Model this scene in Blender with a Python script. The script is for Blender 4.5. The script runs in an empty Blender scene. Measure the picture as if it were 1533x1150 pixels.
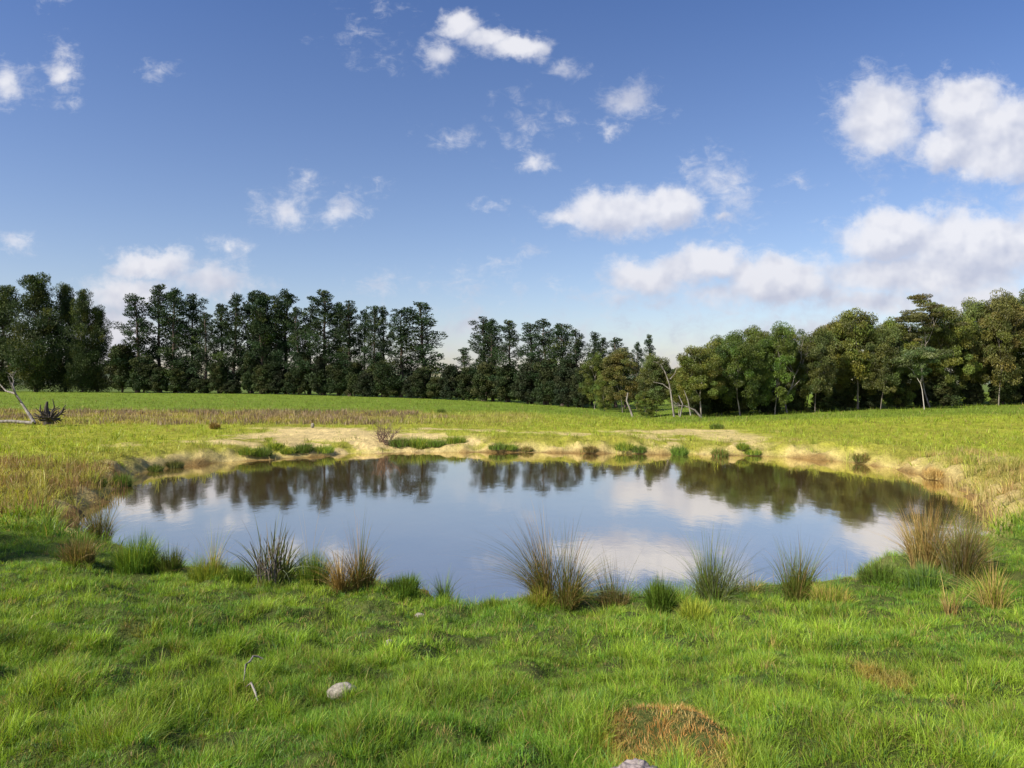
import bpy, bmesh, math
import numpy as np
from math import radians, sin, cos, pi
from mathutils import Vector

# ------------------------------------------------------------------ camera, sky, sun, exposure
scene = bpy.context.scene
COL = scene.collection
CAMZ = 3.0           # eye height above the water
F = 1022.0           # focal length in photo pixels
CX, CY = 766.5, 575.0

cam_d = bpy.data.cameras.new('camera')
cam = bpy.data.objects.new('camera', cam_d)
COL.objects.link(cam)
cam.location = (0, 0, CAMZ)
cam.rotation_euler = (radians(90), 0, 0)
cam_d.sensor_width = 36.0
cam_d.lens = 24.0
cam_d.clip_start = 0.05
cam_d.clip_end = 20000
scene.camera = cam

SUN_EL = 40.0
SUN_AZ = 235.0       # compass-like angle: 0 = +Y (view direction), 90 = +X, 180 = behind the camera, 270 = left
sd = bpy.data.lights.new('sun', 'SUN')
sd.energy = 4.8
sd.angle = radians(0.53)
sd.color = (1.0, 0.915, 0.75)
sun = bpy.data.objects.new('sun', sd)
COL.objects.link(sun)
_d = Vector((sin(radians(SUN_AZ))*cos(radians(SUN_EL)), cos(radians(SUN_AZ))*cos(radians(SUN_EL)), sin(radians(SUN_EL))))
sun.rotation_euler = (-_d).to_track_quat('-Z', 'Y').to_euler()
sun.location = (-20, -20, 40)

scene.view_settings.view_transform = 'Standard'
scene.view_settings.look = 'None'
scene.view_settings.exposure = 0.68
scene.view_settings.gamma = 1.0
scene.render.engine = 'CYCLES'

world = bpy.data.worlds.new("World")
scene.world = world
world.use_nodes = True
NT = world.node_tree
for n in list(NT.nodes):
    NT.nodes.remove(n)


class NG:
    """small helper to write node graphs as expressions"""
    def __init__(s, nt): s.nt = nt
    def node(s, t, **kw):
        n = s.nt.nodes.new(t)
        for k, v in kw.items(): setattr(n, k, v)
        return n
    def put(s, sock, v):
        if isinstance(v, bpy.types.NodeSocket): s.nt.links.new(v, sock)
        else: sock.default_value = v
    def m(s, op, a, b=0.0, c=0.0, clamp=False):
        n = s.node('ShaderNodeMath', operation=op); n.use_clamp = clamp
        s.put(n.inputs[0], a); s.put(n.inputs[1], b); s.put(n.inputs[2], c)
        return n.outputs[0]
    def v(s, op, a, b=(0, 0, 0)):
        n = s.node('ShaderNodeVectorMath', operation=op)
        s.put(n.inputs[0], a)
        if op == 'SCALE': s.put(n.inputs[3], b)
        else: s.put(n.inputs[1], b)
        return n.outputs['Value'] if op in ('LENGTH', 'DOT_PRODUCT') else n.outputs[0]
    def comb(s, x, y, z=0.0):
        n = s.node('ShaderNodeCombineXYZ')
        s.put(n.inputs[0], x); s.put(n.inputs[1], y); s.put(n.inputs[2], z)
        return n.outputs[0]
    def noise(s, vec, scale, detail=4.0, rough=0.55, dist=0.0, color=False):
        n = s.node('ShaderNodeTexNoise')
        s.put(n.inputs['Vector'], vec)
        n.inputs['Scale'].default_value = scale; n.inputs['Detail'].default_value = detail
        n.inputs['Roughness'].default_value = rough; n.inputs['Distortion'].default_value = dist
        return n.outputs['Color'] if color else n.outputs[0]
    def mix(s, f, a, b, blend='MIX'):
        n = s.node('ShaderNodeMix', data_type='RGBA', blend_type=blend)
        s.put(n.inputs[0], f); s.put(n.inputs[6], a); s.put(n.inputs[7], b)
        return n.outputs[2]
    def ramp(s, f, lo, hi, a=0.0, b=1.0, smooth=True):
        n = s.node('ShaderNodeMapRange'); n.clamp = True
        if smooth: n.interpolation_type = 'SMOOTHSTEP'
        s.put(n.inputs[0], f); n.inputs[1].default_value = lo; n.inputs[2].default_value = hi
        n.inputs[3].default_value = a; n.inputs[4].default_value = b
        return n.outputs[0]


g = NG(NT)
sky = g.node('ShaderNodeTexSky', sky_type='NISHITA')
sky.sun_disc = False
sky.sun_elevation = radians(SUN_EL)
sky.sun_rotation = radians(SUN_AZ)
sky.altitude = 300
sky.air_density = 1.0
sky.dust_density = 1.6
sky.ozone_density = 4.0
SKY_STRENGTH = 0.085
# clouds, laid out over the directions of the sky dome
tc = g.node('ShaderNodeTexCoord')
sep = g.node('ShaderNodeSeparateXYZ'); NT.links.new(tc.outputs['Generated'], sep.inputs[0])
yy = g.m('MAXIMUM', g.m('ABSOLUTE', sep.outputs[1]), 0.12)
u0 = g.m('DIVIDE', sep.outputs[0], yy)
v0 = g.m('DIVIDE', sep.outputs[2], yy)
uv = g.comb(u0, v0, 0.0)
warp = g.noise(uv, 9.0, 5.0, 0.6, color=True)
warp = g.v('SCALE', g.v('SUBTRACT', warp, (0.5, 0.5, 0.5)), 0.060)
w_f = g.v('SCALE', g.v('SUBTRACT', g.noise(uv, 30.0, 4.0, 0.6, color=True), (0.5, 0.5, 0.5)), 0.030)
p = g.v('ADD', g.v('ADD', uv, warp), w_f)
# px, row, half width, half height (photo pixels), strength
CLOUDS = [
 (690, 40, 40, 22, 1.0), (728, 58, 46, 20, 1.0), (772, 74, 52, 22, 1.15), (655, 80, 30, 26, 0.9), (845, 105, 30, 20, 0.6),
 (945, 148, 42, 32, 0.85), (915, 190, 22, 14, 0.6), (672, 200, 40, 16, 0.5), (838, 185, 20, 14, 0.4),
 (805, 242, 26, 18, 0.75), (785, 185, 50, 30, 0.35),
 (850, 322, 44, 18, 0.95), (925, 315, 75, 36, 1.35), (1000, 310, 50, 32, 1.3),
 (1070, 265, 44, 42, 0.62), (1095, 310, 44, 46, 0.55), (1085, 332, 26, 14, 0.75),
 (742, 316, 30, 12, 0.5), (790, 382, 22, 14, 0.5), (748, 388, 18, 12, 0.45),
 (1185, 272, 28, 12, 0.5),
 (970, 415, 80, 32, 1.1), (1020, 405, 60, 30, 1.0), (1065, 395, 60, 30, 1.15), (1115, 412, 50, 30, 1.0), (1160, 425, 90, 42, 1.25), (1230, 440, 60, 30, .9), (930, 450, 80, 26, 0.6), (1070, 445, 120, 30, 0.7),
 (1315, 180, 62, 66, 1.15), (1320, 225, 30, 26, 0.9), (1265, 150, 30, 40, 0.45),
 (1440, 160, 60, 46, 1.35), (1500, 210, 110, 62, 1.45), (1410, 225, 50, 40, 1.1), (1440, 256, 28, 18, 0.8),
 (1340, 350, 85, 46, 1.4), (1460, 365, 120, 56, 1.4), (1380, 410, 190, 42, 1.1), (1600, 350, 100, 70, 1.2), (1300, 455, 180, 30, 0.9), (1470, 445, 150, 40, 0.95),
 (430, 312, 42, 30, 0.8), (505, 314, 44, 22, 0.7), (455, 280, 26, 24, 0.5), (560, 283, 30, 12, 0.3),
 (335, 367, 30, 18, 0.7), (225, 397, 60, 26, 1.05), (320, 420, 80, 30, 0.9), (190, 440, 80, 36, 1.0), (170, 500, 90, 46, 1.05),
 (15, 125, 42, 30, 0.85), (95, 115, 26, 22, 0.85), (95, 80, 20, 20, 0.4), (102, 150, 22, 12, 0.4),
 (90, 0, 34, 12, 0.5), (235, 98, 36, 14, 0.35), (25, 370, 40, 22, 0.5), (530, 50, 30, 30, 0.25), (590, 8, 30, 12, 0.35),
 (575, 85, 26, 24, 0.3), (430, 500, 200, 44, 0.5), (705, 490, 34, 26, 0.8), (700, 430, 120, 30, 0.3), (560, 430, 60, 16, 0.35),
 (1200, 505, 260, 40, 0.7), (800, 520, 500, 46, 0.5), (1440, 285, 20, 18, 0.4),
]
def cloud_field(pp, lst):
    acc = None
    for (cx, cy, rx, ry, st) in lst:
        cu, cv = (cx-CX)/F, (CY-cy)/F
        if st < 1.0: st *= 0.88
        q = g.v('MULTIPLY', g.v('SUBTRACT', pp, (cu, cv, 0)), (F/rx/1.45, F/ry/1.40, 0))
        d = g.m('MULTIPLY', g.m('SUBTRACT', 1.0, g.v('LENGTH', q)), st)
        acc = d if acc is None else g.m('SMOOTH_MAX', acc, d, 0.12)
    return acc
acc = cloud_field(p, CLOUDS)
BIG = [c for c in CLOUDS if c[4] >= 0.95]
hgt = g.m('SUBTRACT', cloud_field(p, BIG), cloud_field(g.v('ADD', p, (-0.008, 0.022, 0)), BIG))
fb = g.noise(uv, 22.0, 8.0, 0.62)
wisp = g.noise(g.v('MULTIPLY', uv, (1.0, 1.7, 1)), 34.0, 7.0, 0.68, 0.6)
n_lo = g.noise(uv, 16.0, 3.0, 0.5); n_lo2 = g.noise(g.v('ADD', uv, (-0.010, 0.014, 0.0)), 16.0, 3.0, 0.5)
thin = g.ramp(acc, 0.75, 0.15)
dens = g.m('ADD', acc, g.m('MULTIPLY', g.m('SUBTRACT', fb, 0.55), 1.15))
dens = g.m('ADD', dens, g.m('MULTIPLY', thin, g.m('MULTIPLY', g.m('SUBTRACT', wisp, 0.52), 1.3)))
a_soft = g.ramp(dens, -0.05, 0.95); a_hard = g.ramp(dens, 0.02, 0.50)
solid = g.ramp(acc, 0.30, 0.85)
alpha = g.m('ADD', g.m('MULTIPLY', a_soft, g.m('SUBTRACT', 1.0, solid)), g.m('MULTIPLY', a_hard, solid))
light = g.m('MULTIPLY_ADD', g.m('SUBTRACT', n_lo, n_lo2), 3.0, 0.62)
light = g.m('MULTIPLY_ADD', hgt, 0.7, light)
light = g.m('ADD', light, g.m('MULTIPLY', g.m('SUBTRACT', fb, 0.5), -0.25), clamp=True)
low = g.ramp(v0, 0.04, 0.24)                     # low clouds are seen through more air: greyer
CL = 1.0/SKY_STRENGTH
c_hi = g.mix(low, (0.47*CL, 0.465*CL, 0.50*CL, 1), (0.55*CL, 0.55*CL, 0.58*CL, 1))
c_lo = g.mix(low, (0.33*CL, 0.34*CL, 0.41*CL, 1), (0.36*CL, 0.38*CL, 0.46*CL, 1))
ccol = g.mix(light, c_lo, c_hi)
# the blue itself: Nishita, slightly deepened, whitening to the horizon
hz = g.ramp(v0, 0.0, 0.56, smooth=False)
SKYT = g.mix(hz, (1.52, 1.26, 1.13, 1), (0.93, 0.93, 1.10, 1))
grade = g.node('ShaderNodeHueSaturation'); grade.inputs['Saturation'].default_value = 1.05
NT.links.new(g.mix(1.0, sky.outputs[0], SKYT, 'MULTIPLY'), grade.inputs['Color'])
skyc = g.mix(g.m('MULTIPLY', alpha, 0.93), grade.outputs[0], ccol)
bg = g.node('ShaderNodeBackground'); bg.inputs[1].default_value = SKY_STRENGTH
NT.links.new(skyc, bg.inputs[0])
wo = g.node('ShaderNodeOutputWorld'); NT.links.new(bg.outputs[0], wo.inputs[0])
world.cycles.sampling_method = 'MANUAL'
world.cycles.sample_map_resolution = 512


# ------------------------------------------------------------------ numpy helpers
def _hash(ix, iy, seed):
    h = (ix.astype(np.int64)*374761393 + iy.astype(np.int64)*668265263 + seed*1442695041) & 0xffffffff
    h = ((h ^ (h >> 13))*1274126177) & 0xffffffff
    return ((h ^ (h >> 16)) & 0xffffff)/float(0xffffff)

def vnoise(x, y, seed=0):
    x = np.asarray(x, float); y = np.asarray(y, float)
    ix = np.floor(x); iy = np.floor(y)
    fx = x-ix; fy = y-iy
    fx = fx*fx*(3-2*fx); fy = fy*fy*(3-2*fy)
    a = _hash(ix, iy, seed); b = _hash(ix+1, iy, seed); c = _hash(ix, iy+1, seed); d = _hash(ix+1, iy+1, seed)
    return (a*(1-fx)+b*fx)*(1-fy)+(c*(1-fx)+d*fx)*fy

def fbm(x, y, seed=0, octv=4, gain=0.5):
    s = 0; a = 1; t = 0
    for i in range(octv):
        s = s+a*vnoise(x*2**i+17.3*i, y*2**i-9.1*i, seed+i); t += a; a *= gain
    return s/t

def sstep(a, b, x):
    t = np.clip((x-a)/(b-a), 0, 1)
    return t*t*(3-2*t)

def lerp(a, b, t): return a+(b-a)*t

# ------------------------------------------------------------------ terrain
# the waterline, as photo positions on the plane z = 0
SHORE_PX = [(178,722),(172,745),(112,768),(104,795),(180,826),(280,850),(345,858),(430,868),(520,872),(590,880),(640,894),(700,908),(770,906),
 (850,902),(940,902),(1030,893),(1120,884),(1200,880),(1262,876),(1285,850),(1350,838),(1420,826),(1478,804),(1482,775),(1462,748),
 (1430,727),(1380,710),(1310,697),(1210,686),(1110,682),(1000,681),(860,678),(700,677),(570,679),(490,683),(440,686),(360,691),(290,695),(235,704),(200,712)]
SH = np.array([((x-CX)/F*CAMZ*F/(r-CY), CAMZ*F/(r-CY)) for x, r in SHORE_PX])
def _smooth(P, it=2):
    for _ in range(it):
        Q = np.roll(P, -1, 0)
        P = np.stack([P*.75+Q*.25, P*.25+Q*.75], 1).reshape(-1, 2)
    return P
SH = _smooth(SH, 2)

def shore_dist(x, y):
    """signed distance to the waterline, positive on land"""
    x = np.asarray(x, float).ravel(); y = np.asarray(y, float).ravel()
    best = np.full(x.shape, 1e9); inside = np.zeros(x.shape, bool)
    n = len(SH)
    for i in range(n):
        ax, ay = SH[i]; bx, by = SH[(i+1) % n]
        ex, ey = bx-ax, by-ay
        t = np.clip(((x-ax)*ex+(y-ay)*ey)/(ex*ex+ey*ey), 0, 1)
        d = np.hypot(x-ax-t*ex, y-ay-t*ey)
        best = np.minimum(best, d)
        if ey != 0:
            c = ((ay > y) != (by > y))
            inside ^= c & (x < ex*(y-ay)/ey+ax)
    return np.where(inside, -best, best)

K_PX = [-700, 0, 170, 400, 640, 760, 870, 930, 970, 1010, 1100, 1250, 1400, 1533, 2200]
K_D = [128, 128, 128, 125, 112, 96, 82, 72, 62, 56, 55, 57, 59, 60, 60]
K_R = [587, 587, 588, 590, 597, 603, 611, 618, 624, 626, 624, 617, 611, 607, 603]
def tree_dist(px): return float(np.interp(px, K_PX, K_D))

def terrain(x, y, sdist=None, rough=True):
    x = np.asarray(x, float); y = np.asarray(y, float)
    shp = x.shape
    s = shore_dist(x, y).reshape(shp) if sdist is None else sdist
    # wobble the shore a little
    s2 = s+(fbm(x*1.1, y*1.1, 5, 3)-0.5)*0.75*sstep(0.9, 0.0, np.abs(s)-0.3)
    yc = np.maximum(y, 1.0)
    px = CX+F*x/yc
    px = np.where(y > 1.0, px, np.where(x < 0, -700, 2200))
    D = np.interp(px, K_PX, K_D); R = np.interp(px, K_PX, K_R)
    zt = CAMZ-(R-CY)/F*D
    far = 0.60+0.10*(fbm(x*.12, y*.12, 11, 3)-0.5)*2
    t = sstep(0.0, 1.0, (y-32)/(D-32))
    zf = lerp(far, zt, t)
    zf = np.where(y > D, lerp(zt, 1.4, sstep(0, 1, (y-D)/300)), zf)
    # near side: the slope the camera stands on
    near = 1.42+0.02*np.clip(3-y, 0, 30)
    k = sstep(4.0, 13.0, y)
    P = lerp(near, zf, k)
    so = np.maximum(s2, 0)
    Lf = 0.55+0.5*fbm(x*.35, y*.35, 21, 2)
    soft = np.maximum(sstep(1.1, .5, np.hypot((x+7.5)/6.5, (y-32)/6)), .8*sstep(1.1, .5, np.hypot((x-8.8)/3.6, (y-32)/6)))
    Lf = Lf+1.9*soft
    rise_far = 1-np.exp(-(so/Lf)**1.2)
    rise_near = 0.07*(1-np.exp(-so/0.25))+0.93*np.clip(so/6.6, 0, 1)**0.95
    kk = sstep(8.5, 15.0, y)
    rise = lerp(rise_near, rise_far, kk)
    z = P*rise
    z = np.where(s2 < 0, -0.7*(1-np.exp(s2/1.2)), z)
    if rough:
        land = sstep(0.0, 0.8, s2)
        a = sstep(150, 20, y)
        z = z+land*a*(fbm(x*1.6, y*1.6, 31, 4)-0.5)*0.13
        z = z+sstep(0.0, 0.5, s2)*sstep(16, 9, y)*(np.maximum(fbm(x*2.4, y*2.4, 37, 3), .36)-0.5)*0.30
        # broken, lumpy lip on the far and left banks
        z = z+sstep(0.0, 0.4, s2)*sstep(3.0, 0.5, s2)*kk*(fbm(x*1.3, y*1.3, 41, 4)-0.45)*0.65
    return z

def tz(x, y):
    return float(terrain(np.array([x]), np.array([y]))[0])

def ground_at(px, row):
    """where the sight line of a photo position meets the ground"""
    ys = np.concatenate([np.arange(1.8, 45, 0.03), np.arange(45, 160, 0.25)])
    xs = (px-CX)/F*ys; zs = CAMZ-(row-CY)/F*ys
    t = terrain(xs, ys)
    hit = np.nonzero(zs <= np.maximum(t, 0.0))[0]
    i = hit[0] if len(hit) else len(ys)-1
    return float(xs[i]), float(ys[i]), float(t[i])


# ------------------------------------------------------------------ mesh building
class Acc:
    def __init__(s): s.v = []; s.f = []; s.c = []; s.n = 0
    def add(s, v, f, c=None):
        v = np.asarray(v, float).reshape(-1, 3); f = np.asarray(f, int)
        s.v.append(v); s.f.append(f+s.n)
        if c is None: c = (1, 1, 1)
        c = np.asarray(c, float)
        if c.ndim == 1: c = np.tile(c, (len(v), 1))
        s.c.append(c); s.n += len(v)
    def mesh(s, name, smooth=True):
        V = np.concatenate(s.v); C = np.concatenate(s.c)
        me = bpy.data.meshes.new(name)
        loops = []; starts = []; tot = []; k = 0
        for f in s.f:
            m = f.shape[1]
            loops.append(f.ravel()); starts.append(k+np.arange(len(f))*m); tot.append(np.full(len(f), m)); k += f.size
        loops = np.concatenate(loops); starts = np.concatenate(starts); tot = np.concatenate(tot)
        me.vertices.add(len(V)); me.vertices.foreach_set('co', V.astype(np.float32).ravel())
        me.loops.add(len(loops)); me.loops.foreach_set('vertex_index', loops.astype(np.int32))
        me.polygons.add(len(starts)); me.polygons.foreach_set('loop_start', starts.astype(np.int32))
        me.polygons.foreach_set('loop_total', tot.astype(np.int32))
        if smooth: me.polygons.foreach_set('use_smooth', np.ones(len(starts), bool))
        at = me.color_attributes.new('tint', 'FLOAT_COLOR', 'POINT')
        C4 = np.concatenate([C, np.ones((len(C), 1))], 1).astype(np.float32)
        at.data.foreach_set('color', C4.ravel())
        me.update(calc_edges=True)
        return me

def obj(name, data, mat=None, parent=None, loc=None, label=None, cat=None, group=None, kind=None):
    if isinstance(data, Acc): data = data.mesh(name)
    o = bpy.data.objects.new(name, data)
    COL.objects.link(o)
    if mat is not None: data.materials.append(mat) if len(data.materials) == 0 else None
    if parent is not None: o.parent = parent
    if loc is not None: o.location = loc
    tag(o, label, cat, group, kind)
    return o

def tag(o, label=None, cat=None, group=None, kind=None):
    if label: o['label'] = label
    if cat: o['category'] = cat
    if group: o['group'] = group
    if kind: o['kind'] = kind

def copy_tree(o):
    c = o.copy(); COL.objects.link(c)
    for ch in o.children:
        d = ch.copy(); COL.objects.link(d); d.parent = c
    return c

def tube(A, pts, rad, n=7, col=(1, 1, 1), cap=True):
    pts = np.asarray(pts, float); rad = np.asarray(rad, float)
    m = len(pts)
    T = np.gradient(pts, axis=0); T /= np.linalg.norm(T, axis=1)[:, None]+1e-9
    ref = np.array([1., 0, 0]) if abs(T[0][0]) < 0.8 else np.array([0, 1., 0])
    V = []
    for i in range(m):
        a = np.cross(T[i], ref); a /= np.linalg.norm(a)+1e-9
        b = np.cross(T[i], a); ref = np.cross(a, T[i]) if False else ref
        th = np.arange(n)/n*2*pi
        V.append(pts[i]+rad[i]*(np.cos(th)[:, None]*a+np.sin(th)[:, None]*b))
    V = np.concatenate(V)
    f = []
    for i in range(m-1):
        for j in range(n):
            f.append((i*n+j, i*n+(j+1) % n, (i+1)*n+(j+1) % n, (i+1)*n+j))
    A.add(V, np.array(f), col)
    if cap:
        A.add(np.concatenate([V[-n:], pts[-1:]]), np.array([(j, (j+1) % n, n) for j in range(n)]), col)

def orth(d, rng):
    r = rng.normal(size=d.shape)
    a = np.cross(d, r); a /= np.linalg.norm(a, axis=1)[:, None]+1e-9
    return a

def leaves(A, C, length, width, cols, rng, dirs=None):
    """one small pointed leaf or needle tuft per centre"""
    n = len(C)
    d = rng.normal(size=(n, 3)) if dirs is None else dirs
    d = d/(np.linalg.norm(d, axis=1)[:, None]+1e-9)
    b = orth(d, rng)
    L = (length*rng.uniform(.6, 1.3, n))[:, None]; W = (width*rng.uniform(.6, 1.3, n))[:, None]
    v = np.stack([C-d*L*.5, C+b*W*.5, C+d*L*.5, C-b*W*.5], 1).reshape(-1, 3)
    f = np.arange(4*n).reshape(n, 4)
    A.add(v, f, np.repeat(cols, 4, axis=0))

def clump_pts(n, c, r, rng, flat=1.0, shell=0.35):
    d = rng.normal(size=(n, 3)); d /= np.linalg.norm(d, axis=1)[:, None]+1e-9
    rr = r*(rng.uniform(shell**3, 1, n))**(1/3.)
    q = d*rr[:, None]; q[:, 2] *= flat
    return c+q, d


def blades(A, base, dirxy, lean, length, width, col, rng, seg=2, curl=1.0, tipcol=None, face=None):
    """grass blades as tapering ribbons: base (n,3), dirxy (n,2) lean direction, lean = horizontal reach / length"""
    n = len(base)
    d = np.concatenate([dirxy, np.zeros((n, 1))], 1)
    if face is None: face = rng.uniform(0, 2*pi, n)
    side = np.stack([np.cos(face), np.sin(face), np.zeros(n)], 1)
    L = length[:, None]; ln = lean[:, None]
    rows = []; cols = []
    for i in range(seg+1):
        t = i/seg
        hor = ln*L*(t**(1+curl))
        ver = L*(t-0.45*np.minimum(ln, 1.3)*t**2.2)
        p = base+d*hor+np.array([0, 0, 1.])*ver
        w = width[:, None]*(1-t)**0.7*(0.6+0.8*t*(1-t)*2)
        c = col if tipcol is None else col*(1-t)+tipcol*t
        if i < seg:
            rows += [p-side*w*.5, p+side*w*.5]; cols += [c, c]
        else:
            rows += [p]; cols += [c]
    k = 2*seg+1
    V = np.stack(rows, 1).reshape(-1, 3); Cc = np.stack(cols, 1).reshape(-1, 3)
    off = (np.arange(n)*k)[:, None]
    if seg > 1:
        q = np.concatenate([off+np.array([[2*i, 2*i+1, 2*i+3, 2*i+2]]) for i in range(seg-1)])
    tri = off+np.array([[2*seg-2, 2*seg-1, 2*seg]])
    if seg > 1:
        A.add(V, q, Cc)
        A.f.append(tri+(A.n-len(V)))
    else:
        A.add(V, tri, Cc)


# ------------------------------------------------------------------ materials
def material(name):
    m = bpy.data.materials.new(name); m.use_nodes = True
    for n in list(m.node_tree.nodes): m.node_tree.nodes.remove(n)
    return m, NG(m.node_tree)

def finish(G, shader):
    o = G.node('ShaderNodeOutputMaterial'); G.nt.links.new(shader, o.inputs[0])

def principled(G, base, rough=0.6, spec=0.4, normal=None):
    n = G.node('ShaderNodeBsdfPrincipled')
    G.put(n.inputs['Base Color'], base); G.put(n.inputs['Roughness'], rough)
    n.inputs['Specular IOR Level'].default_value = spec
    if normal is not None: G.put(n.inputs['Normal'], normal)
    return n.outputs[0]

def leaf_material(name, trans=0.35, rough=0.55, spec=0.3, gain=1.0, nscale=3.0, tcol=(1.25, 1.15, 0.5)):
    m, G = material(name)
    at = G.node('ShaderNodeVertexColor', layer_name='tint').outputs[0]
    tcd = G.node('ShaderNodeTexCoord')
    nz = G.noise(tcd.outputs['Object'], nscale, 3.0)
    f = G.ramp(nz, 0.3, 0.7, 0.78*gain, 1.22*gain, smooth=False)
    c = G.mix(1.0, at, G.comb(f, f, f), 'MULTIPLY')
    oi = G.node('ShaderNodeObjectInfo')
    r = G.ramp(oi.outputs['Random'], 0, 1, 0.85, 1.15, smooth=False)
    c = G.mix(1.0, c, G.comb(r, r, r), 'MULTIPLY')
    p_ = principled(G, c, rough, spec)
    t = G.node('ShaderNodeBsdfTranslucent')
    G.put(t.inputs[0], G.mix(1.0, c, (*tcol, 1), 'MULTIPLY'))
    mx = G.node('ShaderNodeMixShader'); mx.inputs[0].default_value = trans
    G.nt.links.new(p_, mx.inputs[1]); G.nt.links.new(t.outputs[0], mx.inputs[2])
    finish(G, mx.outputs[0])
    return m

M_grass = leaf_material('grass_blades', 0.40, 0.5, 0.35, nscale=1.5)
M_rush = leaf_material('rush_blades', 0.25, 0.5, 0.35)
M_pine = leaf_material('pine_needles', 0.12, 0.65, 0.2, nscale=1.2, tcol=(1, 1, .6))
M_gum = leaf_material('gum_leaves', 0.22, 0.5, 0.3, nscale=0.9)

def bark_material(name, a, b, scale=6.0):
    m, G = material(name)
    tcd = G.node('ShaderNodeTexCoord').outputs['Object']
    st = G.v('MULTIPLY', tcd, (1, 1, 0.18))
    nz = G.noise(st, scale, 6.0, 0.65)
    c = G.mix(G.ramp(nz, 0.35, 0.65), (*a, 1), (*b, 1))
    bp = G.node('ShaderNodeBump'); bp.inputs['Strength'].default_value = 0.7; bp.inputs['Distance'].default_value = 0.05
    G.nt.links.new(nz, bp.inputs['Height'])
    finish(G, principled(G, c, 0.85, 0.2, bp.outputs[0]))
    return m
M_barkpine = bark_material('pine_bark', (0.05, 0.035, 0.028), (0.13, 0.10, 0.085))
M_barkgum = bark_material('gum_bark', (0.14, 0.12, 0.10), (0.34, 0.31, 0.27), 3.0)
M_dead = bark_material('dead_wood', (0.13, 0.115, 0.10), (0.30, 0.275, 0.25), 8.0)
M_root = bark_material('charred_root_wood', (0.03, 0.025, 0.022), (0.10, 0.085, 0.07), 8.0)

def stone_material(name, a, b, scale=20):
    m, G = material(name)
    tcd = G.node('ShaderNodeTexCoord').outputs['Object']
    nz = G.noise(tcd, scale, 8.0, 0.7)
    n2 = G.noise(tcd, scale*0.3, 3.0)
    c = G.mix(G.ramp(nz, 0.35, 0.65), (*a, 1), (*b, 1))
    c = G.mix(G.ramp(n2, .5, .7, 0, .4), c, (0.16, 0.15, 0.08, 1))
    bp = G.node('ShaderNodeBump'); bp.inputs['Strength'].default_value = 0.8; bp.inputs['Distance'].default_value = 0.01
    G.nt.links.new(nz, bp.inputs['Height'])
    finish(G, principled(G, c, 0.9, 0.2, bp.outputs[0]))
    return m
M_stone = stone_material('pale_stone', (0.17, 0.155, 0.13), (0.36, 0.33, 0.28))
M_stone2 = stone_material('purple_grey_stone', (0.10, 0.085, 0.085), (0.36, 0.31, 0.30), 14)

# ------------------------------------------------------------------ ground
def ground_zone(x, y, s):
    """returns sand, dry, lush masks (0..1) for places on the land"""
    w = (fbm(x*.25, y*.25, 51, 4)-.5)
    w2 = (fbm(x*1.1, y*1.1, 53, 4)-.5)
    yc = np.maximum(y, 1); px = CX+F*x/yc
    # bare sandy bank
    sand = np.zeros_like(x)
    def blob(cx, cy, rx, ry, st=1.0):
        q = np.hypot((x-cx)/rx, (y-cy)/ry)
        return st*sstep(1.05, .55, q+w2*1.3)
    for b in [(-10.0, 34.8, 3.0, 2.4), (-8.3, 32.8, 3.4, 1.9), (-6.3, 32.2, 2.0, 1.3), (-3.4, 36.6, 3.0, .9, .9), (-1.0, 35.4, 1.6, .8, .6), (-12.0, 37.0, 2.6, 1.0, .5), (-2.4, 31.4, 1.5, 1.0), (-12.3, 28.6, 1.8, .9),
              (8.6, 35.2, 4.6, 1.5, .9), (10.2, 32.8, 1.3, 2.0, .8), (3.2, 33.2, .9, 1.8, .7), (1.2, 34.4, 1.6, .8, .5), (6.2, 33.0, 1.4, 1.0, .6),
              (-15.3, 27.0, 1.0, 1.0, .4), (16.0, 22.0, 1.2, 2.4, .4)]:
        sand = np.maximum(sand, blob(*b))
    lip = sstep(0.95, 0.1, s+w2*1.1)*sstep(9, 14, y)
    softb = np.maximum(sstep(1.1, .6, np.hypot((x+7.6)/6.6, (y-31.5)/4.6)), .8*sstep(1.1, .6, np.hypot((x-8.8)/3.4, (y-31.5)/3.6)))
    sand = np.maximum(sand, softb*sstep(-.16, .05, w2*1.6+w*.6+.02))
    sand = np.maximum(sand, lip*0.75)
    sand = np.maximum(sand, sstep(0.0, -0.3, s))
    # dry rough grass, far left band, and dry bank grass left and right
    dry = sstep(38.5, 41, y+w*4)*sstep(62, 50, y+w*8)*sstep(0.10, -0.25, x/yc+w*.5)*(.35+.65*sstep(.38, .58, fbm(x*.22+9, y*.5, 57, 3)))
    dry = np.maximum(dry, .6*sstep(13.2, 15, y)*sstep(21.5, 18, y+w*4)*sstep(-8.5, -10.5, x+w2*2))
    dry = np.maximum(dry, .7*sstep(13.5, 15, y+w*3)*sstep(23, 19, y+w*4)*sstep(10.6, 11.2, x+w2)*sstep(3.5, 1.0, s+w2*2))
    dry = np.maximum(dry, .22*sstep(4.0, 1.0, s+w2*2)*sstep(14, 18, y))
    lush = sstep(15, 11, y+w*3)
    lush = np.maximum(lush, sstep(46, 66, y+w*14)*.9)
    lush = np.maximum(lush, sstep(42, 50, y+w*8)*sstep(.15, .25, x/yc)*.85)
    return sand, dry, lush

C_LUSH = np.array([0.085, 0.180, 0.022]); C_YEL = np.array([0.300, 0.310, 0.038]); C_DRY = np.array([0.30, 0.215, 0.095])
C_SAND = np.array([0.60, 0.47, 0.23]); C_SOIL = np.array([0.10, 0.070, 0.040])

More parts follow.
